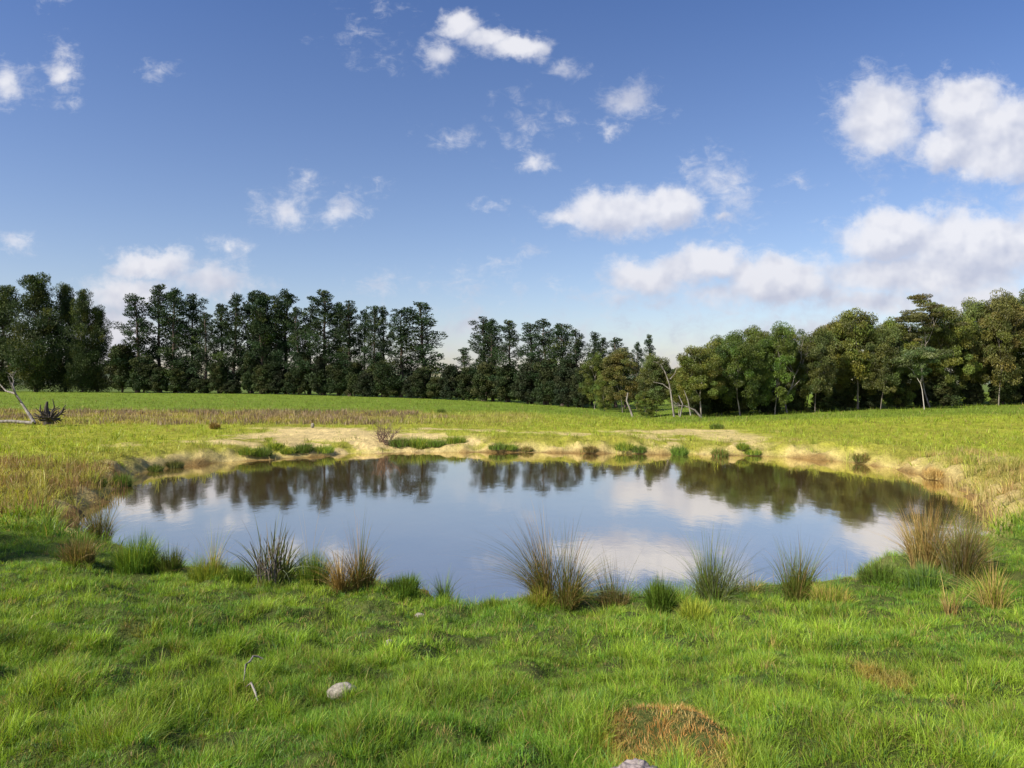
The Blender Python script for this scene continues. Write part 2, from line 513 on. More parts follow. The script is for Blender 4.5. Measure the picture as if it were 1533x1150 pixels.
def build_ground():
    r = np.concatenate([np.array([0.4]), np.arange(0.9, 2.4, 0.3), np.arange(2.4, 12, 0.07), np.arange(12, 36, 0.14),
                        36*1.02**np.arange(0, 300)])
    r = r[r < 7000]
    a1 = np.radians(np.arange(-50, 50, 0.17)); a2 = np.radians(np.arange(50, 310, 2.0))
    th = np.concatenate([a1, a2]); n = len(th); m = len(r)
    X = np.outer(r, np.sin(th)); Y = np.outer(r, np.cos(th))
    x = X.ravel(); y = Y.ravel()
    s = shore_dist(x, y)
    z = terrain(x, y, s)
    i = np.arange(m-1)[:, None]; j = np.arange(n)[None, :]
    f = np.stack([i*n+j, i*n+(j+1) % n, (i+1)*n+(j+1) % n, (i+1)*n+j], -1).reshape(-1, 4)[:, ::-1]
    sand, dry, lush = ground_zone(x, y, s)
    nn = fbm(x*.6, y*.6, 61, 4)[:, None]
    clf = np.where((y > 25)[:, None], np.array([.130, .200, .024]), C_LUSH)
    c = C_YEL*(1-lush[:, None])+clf*lush[:, None]
    c = c*(0.75+0.5*nn)
    c = lerp(c, C_DRY*(0.75+.4*nn), dry[:, None]*.85)
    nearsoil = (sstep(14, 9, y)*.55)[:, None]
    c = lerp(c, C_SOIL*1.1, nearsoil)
    c = lerp(c, C_SAND*(0.8+.35*nn), sand[:, None])
    wet = sstep(0.28, -0.05, s)[:, None]
    c = lerp(c, np.array([0.17, 0.10, 0.035]), wet*.85)
    c = np.where((y > 150)[:, None], np.array([.10, .14, .035]), c)
    A = Acc(); A.add(np.stack([x, y, z], 1), f, c)
    A.add(np.concatenate([np.stack([x, y, z], 1)[:n], [[0, 0, z[:n].mean()]]]), np.array([(j2, (j2+1) % n, n) for j2 in range(n)]), C_SOIL)
    mt, G = material('paddock_ground')
    at = G.node('ShaderNodeVertexColor', layer_name='tint').outputs[0]
    pos = G.node('ShaderNodeTexCoord').outputs['Object']
    n1 = G.noise(pos, 14.0, 8.0, 0.7); n2 = G.noise(pos, 0.9, 5.0, 0.6)
    n3 = G.noise(G.v('MULTIPLY', pos, (1, .35, 1)), 3.5, 6.0, 0.7)
    f1 = G.ramp(n1, .25, .75, .6, 1.4, smooth=False); f2 = G.ramp(n2, .3, .7, .85, 1.15, smooth=False)
    f3 = G.ramp(n3, .3, .7, .75, 1.25, smooth=False)
    k_ = G.m('MULTIPLY', G.m('MULTIPLY', f1, f2), f3)
    c_ = G.mix(1.0, at, G.comb(k_, k_, G.m('MULTIPLY', k_, .95)), 'MULTIPLY')
    bp = G.node('ShaderNodeBump'); bp.inputs['Strength'].default_value = 0.9; bp.inputs['Distance'].default_value = 0.12
    G.nt.links.new(G.m('ADD', n1, G.m('MULTIPLY', n3, 1.5)), bp.inputs['Height'])
    finish(G, principled(G, c_, 0.95, 0.1, bp.outputs[0]))
    obj('ground', A, mt, kind='structure')

build_ground()

# distant hills, seen only in the gaps between trunks
def build_hills():
    A = Acc(); xs = np.linspace(-4200, 4200, 180)
    rows = []
    for k, (yy_, hh) in enumerate([(2300, -2), (2600, .5), (2900, 1.0), (3400, .8), (3900, -.2)]):
        h = 3+hh*(22+55*fbm(xs*.0011+3, xs*0+k*.3, 71, 4))
        rows.append(np.stack([xs, np.full_like(xs, yy_), h], 1))
    V = np.concatenate(rows); n = len(xs)
    f = np.array([(i*n+j, i*n+j+1, (i+1)*n+j+1, (i+1)*n+j) for i in range(4) for j in range(n-1)])
    A.add(V, f, (.16, .19, .15))
    mt, G = material('far_hills')
    nz = G.noise(G.node('ShaderNodeTexCoord').outputs['Object'], .01, 6.0, .6)
    finish(G, principled(G, G.mix(G.ramp(nz, .4, .6), (.13, .17, .12, 1), (.24, .23, .15, 1)), 1.0, 0.0))
    obj('hills', A, mt, kind='structure')
build_hills()

# ------------------------------------------------------------------ water
def build_water():
    c = SH.mean(0)
    d = SH-c; P = c+d*(1+1.6/np.linalg.norm(d, axis=1)[:, None])
    n = len(P); A = Acc()
    V = np.concatenate([np.c_[P, np.zeros(n)], [[c[0], c[1], 0]]])
    A.add(V, np.array([((i+1) % n, i, n) for i in range(n)])[:, ::-1])
    mt, G = material('pond_water')
    pos = G.node('ShaderNodeTexCoord').outputs['Object']
    nz = G.noise(G.v('MULTIPLY', pos, (1, .6, 1)), 2.2, 4.0, .55)
    nf = G.noise(G.v('MULTIPLY', pos, (1, .5, 1)), 14.0, 2.0, .5)
    bp = G.node('ShaderNodeBump'); bp.inputs['Strength'].default_value = 1.0; bp.inputs['Distance'].default_value = 0.0022
    G.nt.links.new(G.m('ADD', nz, G.m('MULTIPLY', nf, 0.10)), bp.inputs['Height'])
    big = G.noise(pos, .35, 3.0, .5)
    mud = G.mix(G.ramp(big, .35, .65), (0.10, 0.060, 0.020, 1), (0.14, 0.090, 0.035, 1))
    dif = G.node('ShaderNodeBsdfDiffuse'); G.put(dif.inputs[0], mud)
    gl = G.node('ShaderNodeBsdfGlossy'); gl.inputs['Roughness'].default_value = 0.045; gl.inputs[0].default_value = (1.0, .95, .86, 1)
    G.nt.links.new(bp.outputs[0], gl.inputs['Normal'])
    fr = G.node('ShaderNodeFresnel'); fr.inputs['IOR'].default_value = 3.3
    G.nt.links.new(bp.outputs[0], fr.inputs['Normal'])
    mx = G.node('ShaderNodeMixShader')
    G.nt.links.new(G.m('MULTIPLY_ADD', fr.outputs[0], 0.30, 0.68, clamp=True), mx.inputs[0]); G.nt.links.new(dif.outputs[0], mx.inputs[1]); G.nt.links.new(gl.outputs[0], mx.inputs[2])
    finish(G, mx.outputs[0])
    obj('water', A.mesh('water', smooth=False), mt, kind='structure')
build_water()

# ------------------------------------------------------------------ grass
PATCH = [(1028, 1082, 0.29, 0.40, 1.1), (365, 1005, 0.10, 0.16, .6), (1315, 1020, .18, .2, .5), (880, 930, .22, .25, .5), (205, 945, .16, .2, .3)]
PATCH = [(*ground_at(a, b)[:2], c, d, e) for a, b, c, d, e in PATCH]
def patch_mask(x, y):
    m = np.zeros_like(x); w = fbm(x*6, y*6, 77, 3)-.5
    for (cx, cy, rx, ry, st) in PATCH:
        m = np.maximum(m, st*sstep(1.15, .6, np.hypot((x-cx)/rx, (y-cy)/ry)+w*1.8))
    return m

def grass_band(A, n_clump, per, y0, y1, pw, hgt, wid, seg, rng, clr, amax=.84):
    """tufts of blades with density falling as distance**-pw"""
    e = 2-pw
    U = rng.uniform(0, 1, n_clump)
    Y = (y0**e+U*(y1**e-y0**e))**(1/e) if abs(e) > 1e-6 else y0*(y1/y0)**U
    X = rng.uniform(-amax, amax, n_clump)*Y
    if y0 < 6: X = rng.uniform(-1, 1, n_clump)*(amax*Y+2.4)
    s = shore_dist(X, Y)
    ok = s > (-0.02 if y0 < 9 else 0.03)
    X, Y, s = X[ok], Y[ok], s[ok]
    sand, dry, lush = ground_zone(X, Y, s)
    pm = patch_mask(X, Y)
    keep = rng.uniform(0, 1, len(X)) > sand*.93
    X, Y, s, sand, dry, lush, pm = [q[keep] for q in (X, Y, s, sand, dry, lush, pm)]
    n = len(X)
    big = fbm(X*.9, Y*.9, 81, 3); med = fbm(X*3.2, Y*3.2, 83, 3); lowf = fbm(X*.35, Y*.35, 85, 3)
    H = hgt*(0.40+1.35*sstep(.35, .72, med)+.35*big)*rng.uniform(.6, 1.45, n)
    H *= 1+1.0*sstep(1.3, .2, s)*(Y < 14)*(.3+sstep(.4, .65, big))
    H *= (1-.62*np.clip(pm, 0, 1))*(1+.5*dry)
    H *= 1-0.55*sand
    H *= 1+.9*sstep(1.8, .3, s)*(Y > 14)*sstep(.45, .65, med)
    H *= 1-.6*sstep(.62, .75, fbm(X*2.1+40, Y*2.1, 87, 3))*(Y < 13)
    # colour of the tuft: lush, yellow-green, blue-green, straw
    lush_c = np.array([0.120, 0.240, 0.022]); yel_c = np.array([0.290, 0.430, 0.040]); blue_c = np.array([0.085, 0.200, 0.040])
    straw = np.array([0.42, 0.32, 0.12]); brown = np.array([0.46, 0.25, 0.080])
    t = np.clip(sstep(.34, .62, lowf*.5+med*.5+rng.normal(0, .07, n)), 0, 1)
    col_n = lush_c*(1-t[:, None])+yel_c*t[:, None]*.85
    tb = (rng.uniform(0, 1, n) < .12)[:, None]
    col_n = np.where(tb, blue_c, col_n)
    fy = np.array([0.325, 0.405, 0.040]); fg = np.array([0.150, 0.225, 0.024])
    col_f = fy*(1-lush[:, None])+fg*lush[:, None]
    col_f = lerp(col_f, np.array([.15, .25, .025]), (sstep(.5, .7, med)*.35)[:, None])
    kn = sstep(15, 11.5, Y+(big-.5)*3)[:, None]
    c = lerp(col_f, col_n, kn)
    c = lerp(c, straw*(.7+.5*big[:, None]), (np.clip(dry*1.1, 0, 1)*rng.uniform(.45, 1, n))[:, None])
    c = lerp(c, np.where((rng.uniform(0, 1, n) < .5)[:, None], brown, straw), (np.clip(pm*1.3, 0, 1)*(rng.uniform(0, 1, n) < .9))[:, None])
    ts = rng.uniform(0, 1, n) < .03
    c[ts] = straw*.75
    c = c*rng.uniform(.6, 1.4, n)[:, None]*clr
    # blades of each tuft
    N = n*per
    rep = lambda q: np.repeat(q, per, axis=0)
    rad = rep(wid[1]*rng.uniform(.6, 1.5, n))
    ang = rng.uniform(0, 2*pi, N); rr = rad*np.sqrt(rng.uniform(0, 1, N))
    bx = rep(X)+rr*np.cos(ang); by = rep(Y)+rr*np.sin(ang)
    bz = terrain(bx, by, rep(s))-.01
    tl = rng.uniform(0, 2*pi, n); tm = rng.uniform(0, .5, n)      # the whole tuft leans too
    dx = np.cos(ang)*rr/rad+rep(np.cos(tl)*tm)+rng.normal(0, .3, N); dy = np.sin(ang)*rr/rad+rep(np.sin(tl)*tm)+rng.normal(0, .3, N)
    dn = np.hypot(dx, dy)+1e-6
    lean = np.clip(dn*rng.uniform(.3, 1.15, N), .05, 1.5)
    L = rep(H)*rng.uniform(.55, 1.25, N)
    cc = rep(c)*rng.uniform(.75, 1.3, N)[:, None]
    dead = rng.uniform(0, 1, N) < .06
    cc[dead] = straw*.9
    tip = cc*np.array([1.12, 1.1, 1.0]); 
    blades(A, np.stack([bx, by, bz], 1), np.stack([dx/dn, dy/dn], 1), lean, L, wid[0]*rng.uniform(.6, 1.4, N), cc*.85, rng, seg, .8, tip)

rng = np.random.default_rng(7)
A = Acc()
grass_band(A, 31000, 22, 2.1, 5.2, 1.2, .058, (.0034, .040), 3, rng, 1.0)
grass_band(A, 28000, 18, 5.0, 12.5, 1.4, .070, (.0062, .055), 2, rng, 1.0)
obj('grass', A, M_grass, kind='stuff', label='lush green tufted grass on the slope in front of the pond', cat='grass')
A = Acc()
grass_band(A, 22000, 7, 12.0, 45, 2.0, .14, (.022, .12), 2, rng, 1.0)
grass_band(A, 30000, 4, 40, 132, 2.2, .17, (.06, .28), 1, rng, 1.0)
obj('meadow_grass', A, M_grass, kind='stuff', label='yellow green pasture grass around and beyond the pond', cat='grass')

# ------------------------------------------------------------------ rushes, tussocks and tufts
def tussock(n, L, base_r, spread, width, palette, rng, droop=.8, inner=.35, seg=5, dome=False):
    """palette: list of (rgb, weight)"""
    A = Acc()
    if dome:
        ang = rng.uniform(0, 2*pi, n); q = np.sqrt(rng.uniform(0, 1, n)); rr = base_r*q
        bx, by = rr*np.cos(ang), rr*np.sin(ang)
        lump = .72+.45*fbm(bx/base_r*1.6+rng.uniform(0, 50), by/base_r*1.6, 3, 2)
        Ls = L*rng.uniform(.6, 1.0, n)*(1-.3*q)*lump
        a2 = ang+rng.normal(0, .7, n); hue = 1.0
        lean = np.clip(np.abs(rng.normal(0, spread, n))*(.4+.9*q), .02, 1.5)
    else:                                   # several sheaves grown together, each with its own height and lean
        m = rng.integers(5, 9)
        sa = rng.uniform(0, 2*pi, m); sr = base_r*np.sqrt(rng.uniform(0, 1, m))*.95
        sh_ = rng.uniform(.62, 1.08, m); sh_[rng.integers(0, m)] = 1.12; shue = rng.uniform(.7, 1.3, m)
        k = rng.choice(m, n, p=rng.dirichlet(np.full(m, 3.)))
        ang = rng.uniform(0, 2*pi, n); r1 = base_r*.45*np.sqrt(rng.uniform(0, 1, n))
        bx = sr[k]*np.cos(sa[k])+r1*np.cos(ang); by = sr[k]*np.sin(sa[k])+r1*np.sin(ang)
        vx = bx/base_r+.5*np.cos(ang)+rng.normal(0, .35, n); vy = by/base_r+.5*np.sin(ang)+rng.normal(0, .35, n)
        a2 = np.arctan2(vy, vx); q = np.clip(np.hypot(bx, by)/base_r, 0, 1.3)
        lean = np.clip(np.abs(rng.normal(0, spread, n))*(.35+.9*q)+.10*np.hypot(vx, vy), .02, 1.5)
        Ls = L*rng.beta(3.2, 2.0, n)*1.25*sh_[k]*(1-.2*np.clip(lean, 0, 1)); hue = shue[k][:, None]
        fl = rng.uniform(0, 1, n) < .07; lean[fl] = rng.uniform(1.0, 1.6, fl.sum())
    base = np.stack([bx, by, np.full(n, -.03)], 1)
    w = np.array([b for _, b in palette], float); w /= w.sum()
    idx = rng.choice(len(palette), n, p=w)
    cc = np.array([a for a, _ in palette])[idx]*rng.uniform(.7, 1.3, n)[:, None]*hue
    tipm = np.array([1.15, 1.0, .8])
    blades(A, base, np.stack([np.cos(a2), np.sin(a2)], 1), lean, Ls, width*rng.uniform(.6, 1.3, n), cc*.9, rng, seg, droop, cc*tipm)
    return A

G_OL = (.13, .16, .035); G_GN = (.11, .21, .028); G_YG = (.27, .34, .045); G_GY = (.15, .19, .10); G_BR = (.20, .15, .06)
G_ST = (.42, .33, .13); G_DK = (.09, .11, .03); G_OR = (.29, .20, .07); G_GR = (.22, .20, .16); G_BG = (.08, .15, .06)

# name, px, base row, top row, half width px, n blades, spread, palette, dome, label, category
PLANTS = [
 ('rush_tussock', 152, 812, 738, 26, 420, .28, [(G_OL, 4), (G_BR, 3), (G_DK, 2)], 0, 'dark olive upright rush clump standing at the left end of the pond edge', 'rush'),
 ('grass_tuft', 118, 845, 800, 26, 300, .6, [(G_BR, 4), (G_OL, 3), (G_ST, 1)], 1, 'low brown tuft just below the leftmost rush clump', 'tuft'),
 ('grass_tuft', 204, 856, 800, 34, 600, .55, [(G_GN, 5), (G_YG, 1)], 1, 'large rounded green tuft at the near shore, right of the leftmost rush clump', 'tuft'),
 ('grass_tuft', 253, 860, 818, 20, 320, .5, [(G_DK, 2), (G_OL, 3), (G_GN, 2)], 1, 'dark olive tuft touching the right side of the large rounded green tuft', 'tuft'),
 ('grass_tuft', 318, 866, 788, 18, 120, .25, [(G_YG, 4), (G_ST, 3)], 0, 'wispy yellow tuft with thin tall stems beside the left part of the water', 'tuft'),
 ('grass_tuft', 312, 868, 836, 34, 420, .7, [(G_YG, 5), (G_GN, 2)], 1, 'low yellow green tuft around the foot of the wispy yellow stems', 'tuft'),
 ('grass_tuft', 362, 872, 842, 22, 300, .6, [(G_GN, 5), (G_YG, 1)], 1, 'small green tuft just left of the grey flax clump', 'tuft'),
 ('grass_tuft', 470, 878, 822, 26, 420, .5, [(G_GN, 5), (G_YG, 2)], 1, 'bushy green tuft between the grey flax clump and the golden tussock', 'tuft'),
 ('rush_tussock', 462, 872, 768, 26, 40, .35, [(G_GR, 3), (G_OL, 3)], 0, 'sparse thin dark stems rising from the bushy green tuft', 'rush'),
 ('rush_tussock', 540, 885, 785, 26, 380, .32, [(G_OL, 4), (G_BR, 3), (G_OR, 2)], 0, 'green and golden upright tussock on the near shore left of centre', 'rush'),
 ('rush_tussock', 514, 889, 822, 20, 260, .3, [(G_OR, 5), (G_ST, 3), (G_BR, 2)], 0, 'orange dry tussock leaning on the left of the green and golden tussock', 'rush'),
 ('grass_tuft', 605, 890, 857, 25, 520, .6, [(G_GN, 6), (G_OL, 1)], 1, 'neat dome of green grass alone at the water left of centre', 'tuft'),
 ('grass_tuft', 665, 906, 852, 15, 240, .28, [(G_GN, 5), (G_BG, 2), (G_DK, 2)], 0, 'narrow upright green tuft with dark base at the water', 'tuft'),
 ('grass_tuft', 740, 915, 893, 24, 380, .7, [(G_GN, 5), (G_YG, 2)], 1, 'low green tuft on the shore between the narrow tuft and the big central rush', 'tuft'),
 ('rush_tussock', 838, 905, 778, 58, 620, .46, [(G_OL, 5), (G_BR, 3), (G_OR, 1), (G_ST, 1)], 0, 'biggest brown green rush tussock, spreading at the centre of the near shore', 'rush'),
 ('grass_tuft', 808, 910, 876, 22, 420, .7, [(G_YG, 6), (G_ST, 1)], 1, 'yellow green mound at the left foot of the biggest rush tussock', 'tuft'),
 ('rush_tussock', 920, 906, 824, 42, 150, .60, [(G_DK, 3), (G_OL, 3), (G_GR, 2)], 0, 'sparse dark rush with spread stems right of the biggest tussock', 'rush'),
 ('grass_tuft', 918, 910, 880, 28, 320, .6, [(G_DK, 4), (G_BR, 3)], 1, 'dead dark brown mat at the foot of the sparse dark rush', 'tuft'),
 ('grass_tuft', 989, 912, 862, 25, 520, .45, [(G_GN, 6), (G_OL, 1)], 1, 'dense green bushy tuft at the left foot of the grey green rush', 'tuft'),
 ('rush_tussock', 1062, 903, 790, 56, 640, .45, [(G_GY, 4), (G_OL, 4), (G_GN, 2)], 0, 'big grey green rush tussock fanning out before the cloud reflection', 'rush'),
 ('rush_tussock', 1118, 890, 842, 34, 200, .75, [(G_ST, 3), (G_OL, 4)], 0, 'drooping straw green tuft on the right of the grey green rush', 'rush'),
 ('grass_tuft', 1040, 930, 897, 26, 420, .6, [(G_YG, 6), (G_GN, 1)], 1, 'yellow green tuft in the grass just in front of the grey green rush', 'tuft'),
 ('rush_tussock', 1190, 900, 800, 36, 440, .33, [(G_OL, 5), (G_GN, 2), (G_BR, 2)], 0, 'upright olive rush tussock right of the drooping straw tuft', 'rush'),
 ('grass_tuft', 1245, 905, 872, 34, 420, .6, [(G_YG, 4), (G_ST, 2), (G_GN, 2)], 1, 'pale yellow green tuft at the right foot of the upright olive rush', 'tuft'),
 ('grass_tuft', 1320, 872, 836, 38, 460, .7, [(G_GN, 5), (G_DK, 2)], 1, 'green hummock jutting into the water near the right end', 'tuft'),
 ('rush_tussock', 1388, 852, 756, 36, 560, .28, [(G_ST, 5), (G_OR, 3), (G_OL, 2)], 0, 'golden rush clump at the right end of the pond', 'rush'),
 ('rush_tussock', 1438, 858, 766, 40, 620, .25, [(G_BR, 4), (G_OL, 4), (G_GR, 2)], 0, 'dark brown rush clump against the right side of the golden one', 'rush'),
 ('rush_tussock', 1462, 850, 760, 24, 160, .35, [(G_ST, 4), (G_BR, 3)], 0, 'thin straw coloured rush at the far right of the water', 'rush'),
 ('grass_tuft', 1490, 915, 838, 30, 260, .40, [(G_ST, 4), (G_YG, 4)], 0, 'yellow dry tuft in the grass at the right, closest to the picture edge', 'tuft'),
 ('grass_tuft', 1425, 922, 862, 16, 60, .25, [(G_OR, 2), (G_ST, 3)], 0, 'few thin tawny stalks in the grass left of the yellow dry tuft', 'tuft'),
 ('grass_tuft', 1158, 975, 948, 8, 30, .25, [(G_ST, 4)], 0, 'tiny pale straw wisp standing alone in the right foreground grass', 'tuft'),
 ('grass_tuft', 1385, 880, 842, 30, 380, .7, [(G_GN, 5), (G_BG, 2)], 1, 'deep green tuft in front of the golden rush clump', 'tuft'),
]
for k, (nm, px, rb, rt, hw, n, spr, pal, dome, lab, cat) in enumerate(PLANTS):
    x, y, z = ground_at(px, rb)
    z = max(z, -.05)
    L = (rb-rt)/F*y*(1.0 if not dome else 1.12)
    br = hw/F*y*(.42 if not dome else .75)
    r_ = np.random.default_rng(200+k)
    if dome: A = tussock(int(n*1.8), L*1.35, br*1.05, spr*.75, .009, pal, r_, .9, dome=True, seg=3)
    else: A = tussock(int(n*1.5), L*1.12, br*1.15, spr*1.1, .0078 if n > 200 else .006, pal, r_, .7)
    obj(nm, A, M_rush, loc=(x, y, z), label=lab, cat=cat, group='tussocks and tufts along the near shore')

# the grey flax with dead stalks
def flax():
    r_ = np.random.default_rng(5)
    x, y, z = ground_at(410, 872)
    root = bpy.data.objects.new('flax_clump', None); COL.objects.link(root); root.location = (x, y, z)
    tag(root, 'grey green flax clump with broad leaves and dead stalks, left on the near shore', 'plant')
    A = tussock(170, 1.0, .17, .33, .022, [(G_GY, 5), (G_OL, 3), (G_BR, 1), (G_DK, 1)], r_, .5, seg=5)
    obj('leaves', A, M_rush, root)
    A = Acc()
    for i in range(26):
        a = r_.uniform(-.12, .08); b = r_.uniform(-.35, -.05); h = r_.uniform(.25, .75)
        q = np.array([[a, b, -.03], [a+r_.normal(0, .04), b+r_.normal(0, .03), h*.5], [a+r_.normal(0, .12), b+r_.normal(0, .06), h]])
        tube(A, q, [.009, .007, .003], 5, (1, 1, 1))
    obj('dead_stalks', A, bark_material('grey_stalk', (.10, .085, .07), (.24, .20, .16), 20), root)
flax()

# tufts on the far and side banks
FAR = [
 (455, 677, 655, 13, [(G_DK, 3), (G_GN, 4)], 'dark round tuft on the little earth ledge of the far bank'),
 (484, 677, 660, 16, [(G_GN, 4), (G_YG, 3)], 'bright green tuft on the little earth ledge beside the dark round one'),
 (432, 678, 664, 12, [(G_YG, 4), (G_GN, 3)], 'pale green tuft at the left tip of the little earth ledge'),
 (393, 682, 662, 14, [(G_GN, 3), (G_DK, 3)], 'dark green tuft on the bank left of the little earth ledge'),
 (372, 680, 664, 14, [(G_GN, 3), (G_YG, 3)], 'green tuft above the shore at the left end of the sandy bank'),
 (412, 672, 656, 12, [(G_GN, 3), (G_YG, 3)], 'small green tuft on the sandy bank above the ledge'),
 (600, 668, 648, 16, [(G_GN, 3), (G_DK, 3)], 'dark green bush at the foot of the bare twiggy shrub'),
 (628, 668, 645, 22, [(G_YG, 3), (G_GN, 4)], 'rounded light green mound right of the bare twiggy shrub'),
 (655, 668, 652, 12, [(G_GN, 4), (G_DK, 2)], 'green tuft hanging over the water at the right of the light green mound'),
 (683, 664, 645, 16, [(G_YG, 3), (G_GN, 3)], 'round green tuft on the pale bank left of centre'),
 (745, 672, 658, 14, [(G_GN, 3), (G_DK, 2)], 'small dark green tuft on the shore below the field centre'),
 (765, 673, 661, 10, [(G_GN, 4), (G_YG, 2)], 'small bright tuft beside the dark one at the far shore centre'),
 (788, 675, 664, 10, [(G_BR, 3), (G_OL, 3)], 'brownish tuft at the far shore just right of centre'),
 (883, 676, 662, 10, [(G_BR, 4), (G_DK, 3)], 'dark red brown clump at the waterline of the far shore'),
 (935, 674, 656, 14, [(G_GN, 3), (G_YG, 3)], 'light green tuft on the far shore left of the round dark green one'),
 (957, 677, 662, 12, [(G_GN, 3), (G_DK, 3)], 'dark tuft overhanging the far shore right of the light green one'),
 (1017, 681, 660, 12, [(G_GN, 5), (G_DK, 1)], 'round dark green tuft standing out on the far shore right of centre'),
 (1078, 683, 665, 12, [(G_GN, 3), (G_BR, 2)], 'green tuft with brown base on the right part of the far shore'),
 (1128, 680, 668, 12, [(G_GN, 3), (G_YG, 2)], 'low green tuft on the far shore beside the sandy slope'),
 (1290, 690, 672, 12, [(G_BR, 2), (G_OL, 3)], 'small olive tuft on the right bank above the water'),
 (1398, 716, 692, 12, [(G_ST, 3), (G_OR, 2)], 'dry straw tuft on the right bank'),
 (262, 700, 683, 12, [(G_DK, 4), (G_OL, 2)], 'dark tuft at the undercut left bank'),
 (232, 705, 690, 12, [(G_DK, 2), (G_OL, 3), (G_GN, 2)], 'olive tuft at the left bank beside the dark undercut one'),
 (183, 728, 700, 12, [(G_GN, 4), (G_DK, 2)], 'green tuft at the left end of the water'),
 (146, 728, 706, 12, [(G_DK, 3), (G_GN, 3)], 'dark green tuft on the left bank, left of the end of the water'),
 (322, 642, 626, 7, [(G_BR, 4), (G_ST, 2)], 'small brown weed standing in the yellow grass of the far left field'),
 (661, 618, 608, 6, [(G_DK, 3), (G_GN, 3)], 'tiny dark bush alone in the green field at centre'),
 (1073, 642, 629, 10, [(G_DK, 3), (G_GN, 3)], 'small dark bush in the field before the right trees'),
 (1112, 672, 658, 9, [(G_YG, 3), (G_GN, 3)], 'yellow green tuft on the sandy slope of the right far bank'),
]
for k, (px, rb, rt, hw, pal, lab) in enumerate(FAR):
    x, y, z = ground_at(px, rb)
    z = max(z, 0)
    L = (rb-rt)/F*y*1.1; br = hw/F*y*.75
    A = tussock(520, L*1.0, br*1.25, .5, .03 if y > 25 else .02, pal, np.random.default_rng(400+k), .8, dome=True, seg=2)
    obj('grass_tuft', A, M_rush, loc=(x, y, z), label=lab, cat='tuft', group='tufts on the far and side banks')

# dry standing grass: far left rough band, left and right banks
def dry_grass():
    r_ = np.random.default_rng(31); A = Acc()
    def scatter(n, x0, x1, y0, y1, L, w, pal, cond, spread=.3, per=14, cr=.12):
        X = r_.uniform(x0, x1, n); Y = r_.uniform(y0, y1, n); s = shore_dist(X, Y)
        ok = (s > -.12) & cond(X, Y, s)
        X, Y, s = X[ok], Y[ok], s[ok]; n = len(X)
        if n == 0: return
        bx = np.repeat(X, per)+r_.normal(0, cr, n*per); by = np.repeat(Y, per)+r_.normal(0, cr, n*per)
        bz = terrain(bx, by, np.repeat(s, per))-.02
        a = r_.uniform(0, 2*pi, n*per)
        idx = np.repeat(r_.integers(0, len(pal), n), per)
        cc = np.array(pal)[idx]*r_.uniform(.7, 1.25, n*per)[:, None]
        ln = np.repeat(L*r_.uniform(.5, 1.2, n), per)*r_.uniform(.6, 1.15, n*per)
        blades(A, np.stack([bx, by, bz], 1), np.stack([np.cos(a), np.sin(a)], 1), np.abs(r_.normal(0, spread, n*per)), ln, np.full(n*per, w), cc, r_, 2, .7)
    nzc = lambda X, Y, t, s1=.5, sd=91: fbm(X*s1, Y*s1, sd, 3) > t
    scatter(2600, -46, -4, 39.5, 58, .42, .045, [(.30, .22, .15), (.24, .17, .11), (.36, .27, .15), (.16, .13, .07)],
            lambda X, Y, s: (X/Y < -.12+.25*(fbm(X*.2, Y*.2, 95, 2)-.5)) & nzc(X, Y, .50, .35), per=12, cr=.24)
    scatter(900, -16, -8.5, 13.2, 21.5, .42, .016, [(.40, .28, .12), (.34, .21, .09), (.30, .27, .07), (.22, .13, .06)],
            lambda X, Y, s: nzc(X, Y, .42, 1.0), per=16, cr=.10)
    scatter(800, 10.3, 17, 13.5, 24, .34, .016, [(.46, .36, .14), (.40, .27, .10), (.32, .30, .08)],
            lambda X, Y, s: (s < 3.2) & nzc(X, Y, .42, 1.0), per=16, cr=.10)
    scatter(450, -16, 18, 22, 34, .18, .025, [(.42, .33, .13), (.34, .25, .10), (.25, .26, .06)],
            lambda X, Y, s: (s < 3.0) & nzc(X, Y, .5, .8), per=12, cr=.14)
    scatter(420, -8, 8.5, 8.7, 13.5, .55, .004, [(.30, .25, .12), (.20, .20, .08), (.16, .13, .08)], lambda X, Y, s: s < .5, per=5, cr=.12)
    obj('dry_grass', A, M_rush, kind='stuff', label='tawny dry standing grass on the banks and the far left field', cat='dry grass')
dry_grass()

# ------------------------------------------------------------------ trees
def bend_trunk(h, r_, n=9, wob=.25):
    t = np.linspace(0, 1, n)
    off = np.cumsum(r_.normal(0, wob*h/20/2, (n, 2)), 0); off -= off[0]
    return np.c_[off, t*h]

